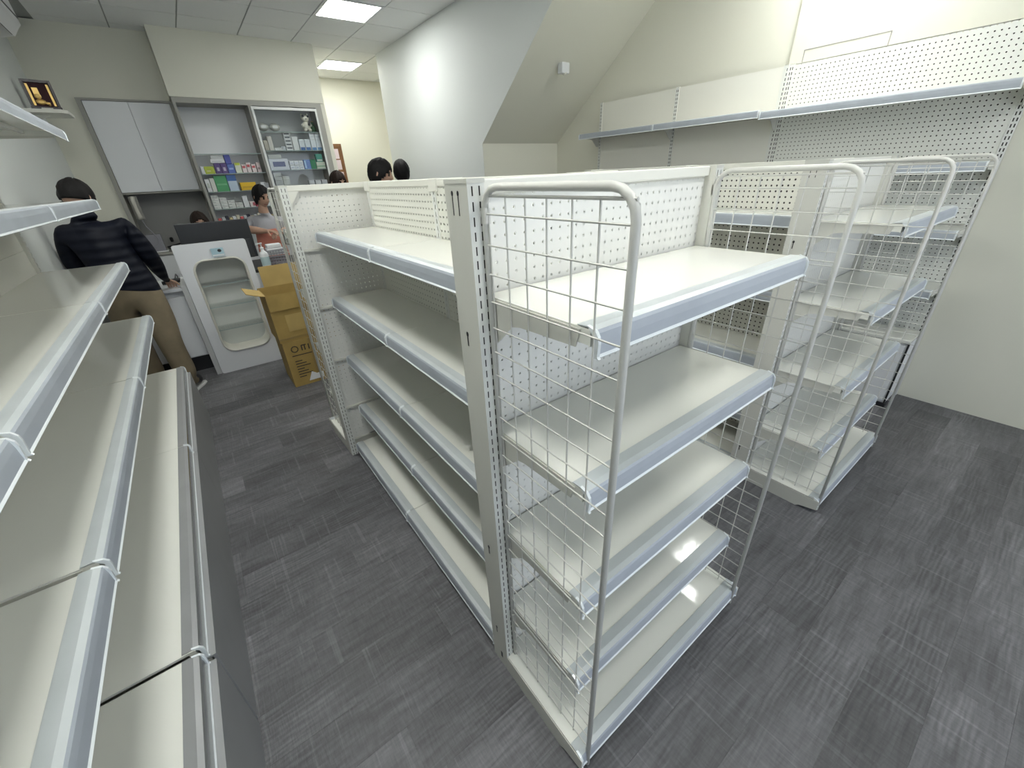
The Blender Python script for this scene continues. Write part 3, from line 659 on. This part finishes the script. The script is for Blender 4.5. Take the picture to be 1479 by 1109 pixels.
t = thing('business_card', 'small printed card with portrait in a clear holder on the counter panel', 'card', (-.09, 4.785, 1.115))
obj('card_holder', MB().box(0, .11, 0, .006, 0, .085), 'glass', t); obj('card_face', MB().box(.006, .104, -.002, 0, .008, .08), flat('pale_blue_card', (.42, .60, .68)), t)
obj('card_portrait', MB().prism([(.072+.016*math.cos(a*PI/5), .056+.014*math.sin(a*PI/5)) for a in range(10)], 1, -.0035, -.002), 'dark', t); obj('card_text_band', MB().box(.01, .10, -.0030, -.002, .012, .024), 'paper', t)
for o_ in [t]: o_.location = Vector((.095, 4.782, 1.115))*U

t = thing('monitor', 'wide black monitor seen from behind on the counter', 'monitor', (.20, 5.12, .9155))
obj('monitor_back', MB().bevbox(-.30, .30, 0, .03, .12, .485, .006), 'screen_back', t); obj('back_hump', MB().bevbox(-.17, .27, -.018, 0, .12, .30, .006), 'dark', t)
obj('stand_neck', MB().box(-.03, .03, .02, .05, .01, .15), 'dark', t); obj('stand_base', MB().bevbox(-.12, .12, -.05, .12, 0, .012, .004), 'dark', t)
# wire/plastic basket with folded paper packs
t = thing('plastic_basket', 'grey plastic basket of papers on the counter behind the pump bottle', 'basket', (.56, 5.12, .9155))
bk = MB().box(0, .22, 0, .16, 0, .006)
for z in (.03, .06, .09, .12, .15): bk.box(-.003, .223, -.003, 0, z, z+.012).box(-.003, .223, .16, .163, z, z+.012).box(-.003, 0, 0, .16, z, z+.012).box(.22, .223, 0, .16, z, z+.012)
for x in [i*.0275 for i in range(9)]: bk.box(x-.002, x+.003, -.003, 0, 0, .16).box(x-.002, x+.003, .16, .163, 0, .16)
obj('basket_mesh', bk, 'grey_plastic', t)
for i in range(3): tag(obj('paper_pack', MB().bevbox(.58+.01*i, .76-.01*i, 5.14, 5.26, 1.02+.037*i, 1.055+.037*i, .006), 'paper'), ('lowest', 'middle', 'topmost')[i]+' white paper pack lying in the grey plastic basket', 'paper')
t = thing('pump_bottle', 'white sanitiser pump bottle on the counter beside the carton', 'bottle', (.515, 4.98, .9155))
t.location = Vector((.545, 5.085, .9155))*U; 
obj('bottle_body', MB().lathe([(.036, 0), (.042, .01), (.042, .13), (.034, .155), (.016, .17), (.016, .19)]), 'paper', t, smooth=True)
obj('pump_head', MB().lathe([(.018, .188), (.018, .205), (.006, .207), (.006, .235), (.014, .237), (.014, .25)]).tube([(0, 0, .243), (-.035, -.01, .246), (-.05, -.014, .232)], .006, 6), 'paper', t, smooth=True)
obj('bottle_label', MB().lathe([(.0425, .03), (.0428, .031), (.0428, .11), (.0425, .111)]), flat('pale_label', (.45, .58, .6)), t)
t = thing('barcode_scanner', 'black handheld scanner with white tip lying on the desk by the hand', 'scanner', (-.29, 5.25, .8615))
obj('scanner_body', MB().tube([(-.08, 0, .022), (-.02, .0, .024), (.03, .01, .028), (.07, .02, .03)], [.018, .021, .024, .022], 8), 'black', t, smooth=True); obj('scanner_tip', MB().tube([(.07, .02, .03), (.092, .026, .032)], [.0225, .024], 8), 'paper', t)
cb = MB(); cb.tube([(-.34, 5.40, .8665), (-.29, 5.47, .8665), (-.25, 5.50, .8665), (-.24, 5.46, .90), (-.245, 5.40, .93), (-.26, 5.36, .90), (-.27, 5.38, .8665)], .006, 6); tag(obj('desk_cable', cb, 'black'), 'black cable curling over the desk edge beside the counter panel', 'cable')

# back worktop items
t = thing('wall_phone', 'cream corded wall telephone in the recess under the cupboard', 'phone', (-.50, 7.58, 1.36))
obj('phone_base', MB().bevbox(0, .085, .0, .06, 0, .27, .01), 'frame_grey', t)
obj('handset', MB().tube([(.045, -.03, .01), (.042, -.05, .05), (.042, -.055, .14), (.042, -.05, .22), (.045, -.03, .26)], [.028, .022, .017, .022, .028], 8), 'cream_plastic', t, smooth=True)
obj('handset_cord', MB().tube([(.05, -.03, .01), (.06, -.03, -.08), (.10, -.03, -.16), (.13, -.03, -.24), (.11, -.03, -.30), (.06, -.03, -.33)], .006, 6), 'grey_plastic', t)
for o_ in [t]: o_.location = Vector((-.485, 7.30, 1.37))*U
t = thing('card_terminal', 'grey box with white edge on the back worktop under the telephone', 'device', (-.47, 7.34, .9605))
obj('terminal_body', MB().prism([(0, 0), (.15, 0), (.15, .20), (.10, .22), (0, .22)], 0, .0, .15), 'grey_plastic', t); obj('terminal_base', MB().box(-.02, .17, -.03, .17, .0, .012), 'paper', t)
t = thing('coiled_cable', 'black coiled cable and plug on the back worktop', 'cable', (-.20, 7.40, .9605))
cl = MB()
for q in range(3): cl.tube([(.09*math.cos(a*PI/6)*(1+.06*q), .05*math.sin(a*PI/6), .012+.016*q+.02*math.sin(a*PI/6+q)+.02) for a in range(12)], .006, 5, closed=True)
obj('cable_loops', cl, 'black', t); obj('plug', MB().lathe([(.016, 0), (.02, .02), (.02, .05), (.008, .06)], (-.03, .18, .09), 10), 'black', t)

# ------------------------------------------------------------------ cardboard boxes
t = thing('cardboard_box', 'lower brown cardboard box with dark print on the floor beside the far grid panel', 'box', (.345, 3.94, 0))
obj('box_body', MB().box(0, .46, 0, .42, 0, .435), 'card', t); obj('box_tape', MB().box(.21, .25, -.001, 0, .0, .435).box(.21, .25, 0, .42, .435, .436), 'tape', t)
pr = MB()
pr.tube([(.085+.028*math.cos(a*PI/5), -.0015, .36+.028*math.sin(a*PI/5)) for a in range(10)], .004, 4, closed=True)
for x in (.14, .165, .20): pr.box(x, x+.010, -.0016, 0, .335, .385)
pr.box(.145, .185, -.0016, 0, .378, .388).box(.05, .22, -.0016, 0, .295, .303)
for i in range(7): pr.box(.06, .06+.06+.03*((i*7) % 3), -.0016, 0, .24-.026*i, .248-.026*i)
obj('printed_marks', pr, 'ink', t); obj('torn_label', MB().prism([(.13, .03), (.26, .03), (.27, .09), (.21, .085), (.17, .115)], 1, -.002, 0), 'paper', t)
t = thing('cardboard_box', 'upper open brown cardboard box with raised flaps stacked on the lower box', 'box', (.335, 3.945, .4365), .02)
hb = .425
ub = MB().box(0, .44, 0, .006, 0, hb).box(0, .44, .394, .40, 0, hb).box(0, .006, .006, .394, 0, hb).box(.434, .44, .006, .394, 0, hb).box(.006, .434, .006, .394, 0, .006)
obj('box_body', ub, 'card', t)
obj('flap', MB().prism([(0, hb), (-.06, hb+.02), (-.125, hb+.045), (-.127, hb+.039), (-.062, hb+.013), (-.004, hb-.003)], 1, .01, .30), 'card_in', t)
obj('flap', MB().prism([(.394, hb), (.402, hb+.18), (.408, hb+.18), (.40, hb)], 0, .06, .44), 'card_in', t)
obj('flap', MB().prism([(0, hb-.002), (-.010, hb-.135), (-.014, hb-.135), (-.004, hb+.002)], 0, .01, .43), 'card', t)
obj('patch', MB().box(.10, .43, -.003, -.0005, .09, .24), 'card_in', t); obj('tape_band', MB().box(.0, .44, -.002, -.0003, .02, .04), 'tape', t)

# ------------------------------------------------------------------ people
def head_mesh(mb, c, yaw, pitch, s, mats):
    """face towards local -y before yaw; mats: indices skin, lip, eye"""
    bm = bmesh.new(); bmesh.ops.create_uvsphere(bm, u_segments=28, v_segments=20, radius=1)
    for v in bm.verts:
        x, y, z = v.co; w = 1.0
        if z < 0: w = 1 - .34*(-z)**1.3                      # jaw taper
        yy = y*(.118 if y > 0 else .098)
        if z < -.2 and y < 0: yy *= 1.0 + .06*(-z)
        d = abs(x); fy = 0
        if y < -.3:
            fy -= .030*math.exp(-(d/.13)**2-((z+.12)/.16)**2)*1.0      # nose
            fy -= .010*math.exp(-(d/.10)**2-((z-.10)/.18)**2)
            fy += .012*(math.exp(-((d-.36)/.16)**2-((z-.08)/.11)**2))  # eye sockets
            fy -= .008*math.exp(-(d/.28)**2-((z+.46)/.08)**2)          # lips
            fy -= .010*math.exp(-(d/.25)**2-((z+.78)/.14)**2)          # chin
        v.co = Vector((x*.079*w, yy+fy, z*.118+(.004 if z > 0 else 0)))
    fs = {f: 0 for f in bm.faces}
    R_ = Matrix.Translation(Vector(c)) @ Matrix.Rotation(yaw, 4, 'Z') @ Matrix.Rotation(pitch, 4, 'X') @ Matrix.Scale(s, 4)
    for f in bm.faces:
        m_ = f.calc_center_median()
        if m_.y < -.06 and abs(m_.x) < .026 and -.064 < m_.z < -.046: fs[f] = 1
        if m_.y < -.05 and .022 < abs(m_.x) < .038 and .004 < m_.z < .013: fs[f] = 2
        if m_.y < -.05 and .014 < abs(m_.x) < .046 and .028 < m_.z < .038: fs[f] = 2
    k = len(mb.v); bm.verts.index_update()
    for f in bm.faces: mb.f.append(tuple(k+v.index for v in f.verts)); mb.m.append(mats[fs[f]])
    for v in bm.verts: mb.v.append(tuple(R_ @ v.co))
    bm.free()
    for sx in (-1, 1):                                        # ears
        e = MB().ball((0, 0, 0), .03, 2, sc=(.35, .62, 1)); e2 = MB().ball((sx*.006, -.004, .0), .017, 1, sc=(.4, .6, 1))
        for q in (e, e2):
            k = len(mb.v); mb.v += [tuple(R_ @ (Vector(v)+Vector((sx*.080, .012, -.005)))) for v in q.v]
            mb.f += [tuple(i+k for i in f) for f in q.f]; mb.m += [mats[0]]*len(q.f)
    return R_
def hair_mesh(R_, style):
    bm = bmesh.new(); bmesh.ops.create_uvsphere(bm, u_segments=36, v_segments=24, radius=1)
    kill = []
    for v in bm.verts:
        x, y, z = v.co; ang = math.atan2(x, -y)               # 0 at the face
        front = max(0, math.cos(ang))
        n = .035*math.sin(ang*9+z*6)+.03*math.sin(ang*17+z*11)*math.cos(z*9)
        if style == 'short': low = -.28+.75*front**2 + .05*math.sin(ang*13)
        elif style == 'bob': low = -.75+1.25*front**1.5 + .04*math.sin(ang*15)
        else: low = -1.0+1.45*front**1.4
        v.tag = z < low-.06
        zz = max(z, low)
        k = 1.12+n
        v.co = Vector((x*.079*k*1.03, y*(.118 if y > 0 else .100)*k, z*.118*(1.12+n*.8)+.008))
        if style == 'long' and z < -.2 and y > -.2: v.co.z -= .16*(-z-.2); v.co.x *= 1.15; v.co.y *= 1.05
    bmesh.ops.delete(bm, geom=[v for v in bm.verts if v.tag], context='VERTS')
    r = bmesh.ops.extrude_face_region(bm, geom=list(bm.faces))
    cc = Vector((0, 0, 0))
    for e in r['geom']:
        if isinstance(e, bmesh.types.BMVert): e.co *= .90
    for v in bm.verts: v.co = R_ @ v.co
    bmesh.ops.recalc_face_normals(bm, faces=list(bm.faces))
    return MB().frombm(bm)
def hand_pts(wrist, d, pinv, side, curl, s):
    """five finger chains leaving a palm; d = direction of the hand, pinv = palm normal"""
    d = Vector(d).normalized(); pn = (Vector(pinv)-d*Vector(pinv).dot(d)).normalized(); lat = d.cross(pn)*side; w = Vector(wrist); out = []
    palm = w+d*.045*s
    for i, (o_, l) in enumerate(((-.030, .072), (-.010, .082), (.010, .077), (.028, .060))):
        b0 = w+d*.085*s+lat*o_*s; a = curl
        p1 = b0+(d*math.cos(a)+pn*math.sin(a))*l*.45*s; p2 = p1+(d*math.cos(2*a)+pn*math.sin(2*a))*l*.33*s; p3 = p2+(d*math.cos(2.6*a)+pn*math.sin(2.6*a))*l*.25*s
        out.append([palm+lat*o_*.5*s, b0, p1, p2, p3])
    tb = w+d*.03*s-lat*.028*s; out.append([palm, tb, tb+(d*.6-lat*.8+pn*.4)*.035*s, tb+(d*.9-lat*.9+pn*.8)*.052*s])
    return palm, out
def person(name, label, J, look, pitch, hair, hmat, mats, group=None, s=1.0, jacket_r=1.0, curl=.45, hem=None, legr=1.0):
    """J: joints in drawing units.  mats: torso, sleeves, forearm, legs, shoe"""
    t = tag(link(name, None, None, (J['pelvis'][0], J['pelvis'][1], 0)), label, 'person', group)
    org = Vector((J['pelvis'][0], J['pelvis'][1], 0))
    verts = []; rad = []; edges = []; em = []; idx = {}
    names = ['skin', 'lip', 'eye'] + [m for m in dict.fromkeys(mats.values()) if m != 'skin']
    mi = lambda m: names.index(m)
    def V(k, p, r): idx[k] = len(verts); verts.append(Vector(p)-org); rad.append(r if isinstance(r, tuple) else (r, r)); return idx[k]
    def E(a, b, m): edges.append((idx[a], idx[b])); em.append(mi(m))
    j = {k: Vector(v) for k, v in J.items()}; jr = jacket_r
    V('pelvis', j['pelvis'], (.150*s*jr, .115*s*jr)); V('belly', j['pelvis'].lerp(j['chest'], .45), (.145*s*jr, .108*s*jr)); V('chest', j['chest'], (.165*s*jr, .118*s*jr))
    V('neckb', j['chest'].lerp(j['neck'], .75), (.085*s*jr, .075*s*jr)); V('neck', j['neck'], .052*s); V('skull', j['neck'].lerp(j['head'], .55), .055*s)
    E('pelvis', 'belly', mats['torso']); E('belly', 'chest', mats['torso']); E('chest', 'neckb', mats['torso']); E('neckb', 'neck', 'skin'); E('neck', 'skull', 'skin')
    for q in 'LR':
        V('sh'+q, j['sh'+q], .074*s*jr); V('el'+q, j['el'+q], .054*s*jr); V('fm'+q, j['el'+q].lerp(j['wr'+q], .45), .047*s*(jr if mats['forearm'] != 'skin' else 1)); V('wr'+q, j['wr'+q], .030*s)
        E('chest', 'sh'+q, mats['torso']); E('sh'+q, 'el'+q, mats['sleeve']); E('el'+q, 'fm'+q, mats['forearm']); E('fm'+q, 'wr'+q, mats['forearm'])
        d = j['wr'+q]-j['el'+q]; hd = d.normalized()*.6+Vector(J.get('hd'+q, (0, 0, -.4)))
        palm, ch = hand_pts(j['wr'+q], hd, J.get('pn'+q, (0, 1, 0)), 1 if q == 'R' else -1, curl, s)
        V('pa'+q, palm, (.036*s, .018*s)); E('wr'+q, 'pa'+q, 'skin')
        for fi, c in enumerate(ch):
            prev = 'pa'+q
            for pi, p in enumerate(c[1:]):
                k = 'f%d%d%s' % (fi, pi, q); V(k, p, (.0105-.0012*pi)*s); E(prev, k, 'skin'); prev = k
        V('hip'+q, j['hip'+q], .102*s*legr); V('kn'+q, j['kn'+q], .072*s*legr); V('cf'+q, j['kn'+q].lerp(j['an'+q], .35), .068*s*legr); V('cu'+q, j['kn'+q].lerp(j['an'+q], .82), .066*s*legr); V('an'+q, j['an'+q], .046*s); V('to'+q, j['to'+q]+Vector((0, 0, .008)), (.052*s, .040*s))
        E('pelvis', 'hip'+q, mats['leg']); E('hip'+q, 'kn'+q, mats['leg']); E('kn'+q, 'cf'+q, mats['leg']); E('cf'+q, 'cu'+q, mats['leg']); E('cu'+q, 'an'+q, mats['leg']); E('an'+q, 'to'+q, mats['shoe'])
    me = bpy.data.meshes.new('tmp'); me.from_pydata([v*U for v in verts], edges, [])
    ob = bpy.data.objects.new('tmp', me); COL.objects.link(ob)
    sk = ob.modifiers.new('skin', 'SKIN'); sk.use_smooth_shade = True; sk.branch_smoothing = .6
    for i, (a, b) in enumerate(rad):
        sv = me.skin_vertices[0].data[i]; sv.radius = (a*U, b*U); sv.use_root = (i == 0)
    sb = ob.modifiers.new('sub', 'SUBSURF'); sb.levels = 2; sb.render_levels = 2
    dg = bpy.context.evaluated_depsgraph_get(); ev = ob.evaluated_get(dg)
    bm = bmesh.new(); bm.from_mesh(ev.to_mesh()); ev.to_mesh_clear()
    if hem is not None:
        bmesh.ops.bisect_plane(bm, geom=list(bm.verts)+list(bm.edges)+list(bm.faces), plane_co=(0, 0, hem*U), plane_no=(.25, 0, 1))
    em_ = bpy.data.meshes.new('tmp2'); bm.to_mesh(em_); bm.free()
    mb = MB(); mb.v = [tuple(v.co/U) for v in em_.vertices]
    segs = [(verts[a], verts[b], m, max(rad[a][0], rad[b][0])) for (a, b), m in zip(edges, em)]
    for p in em_.polygons:
        c = p.center/U; best = None
        for a, b, m, r in segs:
            ab = b-a; tt = max(0, min(1, (c-a).dot(ab)/max(ab.length_squared, 1e-9))); dd = (c-(a+ab*tt)).length/r
            if best is None or dd < best[0]: best = (dd, m)
        if hem is not None and best[1] in (mi(mats['torso']), mi(mats['leg'])): best = (0, mi(mats['torso'] if c.z+.25*c.x > hem else mats['leg']))
        if hem is None and c.z > j['neck'].z-.045 and abs(c.x-(j['neck'].x-org.x)) < .09: best = (0, 0)
        mb.f.append(tuple(p.vertices)); mb.m.append(best[1])
    bpy.data.meshes.remove(em_); bpy.data.objects.remove(ob)
    R_ = head_mesh(mb, j['head']-org, look, pitch, s, (0, 1, 2))
    body = obj('body', mb, names, t, smooth=True)
    obj('hair', hair_mesh(R_, hair), hmat, t, smooth=True)
    for q in 'LR':
        a, b = j['an'+q]-org, j['to'+q]-org; dv = (b-a); dv.z = 0; dv.normalize(); sd = Vector((-dv.y, dv.x, 0))
        pts = []
        for u_, w_ in ((-.07, .030), (-.05, .040), (.03, .042), (.10, .048), (.16, .042), (.185, .018)): pts.append((u_, w_))
        loop = [a+dv*u_*s+sd*w_*s for u_, w_ in pts]+[a+dv*u_*s-sd*w_*s for u_, w_ in reversed(pts)]
        sm = MB().prism([(p.x, p.y) for p in loop], 2, 0.0, .014); obj('shoe_sole', sm, 'sole', t)
    return t
def stand(x, y, face, h, lean=(0, 0), feet=.10):
    """upright joints for a person of height h facing angle face (0 = -y)"""
    f = Vector((math.sin(face), -math.cos(face), 0)); r = Vector((-f.y, f.x, 0))*-1
    o = Vector((x, y, 0)); k = h/1.78; lx = Vector((lean[0], lean[1], 0))
    J = dict(pelvis=o+Vector((0, 0, .93*k)), chest=o+lx*.6+Vector((0, 0, 1.30*k)), neck=o+lx+f*.01+Vector((0, 0, 1.52*k)), head=o+lx*1.1+f*.03+Vector((0, 0, 1.66*k)))
    for q, sg in (('L', -1), ('R', 1)):
        J['sh'+q] = J['chest']+r*sg*.20*k+Vector((0, 0, .11*k)); J['el'+q] = J['sh'+q]+r*sg*.05*k+Vector((0, 0, -.30*k)); J['wr'+q] = J['el'+q]+f*.14*k+Vector((0, 0, -.22*k))
        J['hip'+q] = o+r*sg*.10*k+Vector((0, 0, .86*k)); J['kn'+q] = o+r*sg*.11*k+f*.02+Vector((0, 0, .47*k)); J['an'+q] = o+r*sg*.11*k+Vector((0, 0, .09*k)); J['to'+q] = J['an'+q]+f*.16*k+Vector((0, 0, -.05*k))
    return J, f, r
# man in navy jacket, back to the camera, leaning to the desk with his right hand on it
J, f, r = stand(-.52, 4.72, PI, 1.80)
J.update(pelvis=(-.545, 4.62, .97), chest=(-.59, 4.64, 1.33), neck=(-.60, 4.68, 1.57), head=(-.60, 4.73, 1.665),
         shR=(-.405, 4.66, 1.475), elR=(-.335, 4.70, 1.20), wrR=(-.315, 5.00, .95), hdR=(.2, .5, -.10), pnR=(0, 0, -1),
         shL=(-.77, 4.64, 1.46), elL=(-.80, 4.72, 1.17), wrL=(-.70, 5.02, .95), hdL=(0, .5, -.05), pnL=(0, 0, -1),
         hipR=(-.425, 4.61, .86), knR=(-.445, 4.58, .50), anR=(-.42, 4.56, .10), toR=(-.355, 4.70, .045),
         hipL=(-.655, 4.64, .86), knL=(-.67, 4.70, .49), anL=(-.665, 4.76, .10), toL=(-.65, 4.91, .045))
person('person', 'person in navy quilted jacket and khaki trousers, back turned, leaning on the desk', J, PI-.5, .25, 'short', 'hair', dict(torso='jacket', sleeve='jacket', forearm='jacket', leg='khaki', shoe='shoe'), jacket_r=1.32, legr=1.36, hem=.985)
# seated person behind the monitor
J, f, r = stand(.12, 6.15, 0, 1.70)
dz = -.24
for k in list(J): J[k] = Vector(J[k])+Vector((0, 0, dz))
for q, sg in (('L', -1), ('R', 1)):
    J['hip'+q] = (.12-sg*.10, 6.13, .58); J['kn'+q] = (.12-sg*.12, 5.86, .58); J['an'+q] = (.12-sg*.12, 5.90, .10); J['to'+q] = (.12-sg*.12, 5.83, .045)
    J['wr'+q] = (.12-sg*.10, 5.90, .78); J['el'+q] = (.12-sg*.25, 6.10, .84)
J['pelvis'] = (.12, 6.15, .62); J['head'] = (.13, 6.12, 1.325); J['neck'] = (.125, 6.14, 1.20)
person('person', 'seated person with short dark hair, forehead showing above the black monitor', J, 0, .12, 'short', 'hair_brown', dict(torso='dark_top', sleeve='dark_top', forearm='dark_top', leg='denim', shoe='shoe'))
t = thing('office_chair', 'dark office chair under the seated person behind the monitor', 'chair', (.12, 6.17, 0))
obj('seat', MB().bevbox(-.22, .22, -.18, .22, .40, .47, .02), 'dark', t); obj('column', MB().lathe([(.03, .06), (.03, .42)], n=10), 'black', t); obj('backrest', MB().bevbox(-.20, .20, .22, .26, .55, .95, .015), 'dark', t)
for k in range(5): obj('leg', MB().tube([(0, 0, .07), (.26*math.cos(k*2*PI/5), .26*math.sin(k*2*PI/5), .025)], .02, 6), 'black', t)
# woman in grey shirt and salmon apron
J, f, r = stand(.80, 6.30, -.5, 1.64)
J.update(elR=(.57, 6.18, 1.22), wrR=(.75, 6.02, 1.19), hdR=(.35, -.1, 0), pnR=(0, 0, -1), elL=(1.02, 6.18, 1.18), wrL=(.90, 6.02, 1.16), hdL=(-.35, -.1, 0), pnL=(0, 0, -1), head=(.84, 6.24, 1.565), neck=(.82, 6.28, 1.43))
wm = person('person', 'person in grey short-sleeved shirt and salmon apron looking down behind the counter', J, .35, .35, 'bob', 'hair', dict(torso='grey_shirt', sleeve='grey_shirt', forearm='skin', leg='denim', shoe='shoe'))
ap = MB(); rows = []
for i in range(9):
    z = 1.20-.09*i; wdt = .11+.012*i; rows.append([(math.sin(a)*(wdt+.045), -math.cos(a)*(.135+.006*i), z) for a in [(-1.0+2.0*k/8) for k in range(9)]])
vs = [p for r_ in rows for p in r_]+[(p[0]*1.03, p[1]*1.05, p[2]) for r_ in rows for p in r_]
fs = []
for i in range(8):
    for k in range(8):
        a = i*9+k; fs += [(a, a+9, a+10, a+1), (81+a, 81+a+1, 81+a+10, 81+a+9)]
ap.add(vs, fs); obj('apron', ap, 'salmon', wm, rz=-.1, smooth=True)
# dark haired person by the hall, and two heads over the shelving
for lab_, x, y, h, yaw, st, hm_, tp in (('person with long dark hair standing by the notice board beyond the cabinet', 1.72, 6.05, 1.80, .3, 'long', 'hair_brown', 'dark_top'),
                                  ('person with short black hair looking down, left of the two heads above the middle shelving', 1.66, 4.40, 1.865, .9, 'bob', 'hair', 'grey_shirt'),
                                  ('person with smooth black hair, right of the two heads above the middle shelving', 2.27, 5.20, 1.885, PI, 'bob', 'hair', 'dark_top')):
    J, f, r = stand(x, y, yaw, h)
    person('person', lab_, J, yaw, .3 if yaw < 2 else -.1, st, hm_, dict(torso=tp, sleeve=tp, forearm='skin', leg='denim', shoe='shoe'))
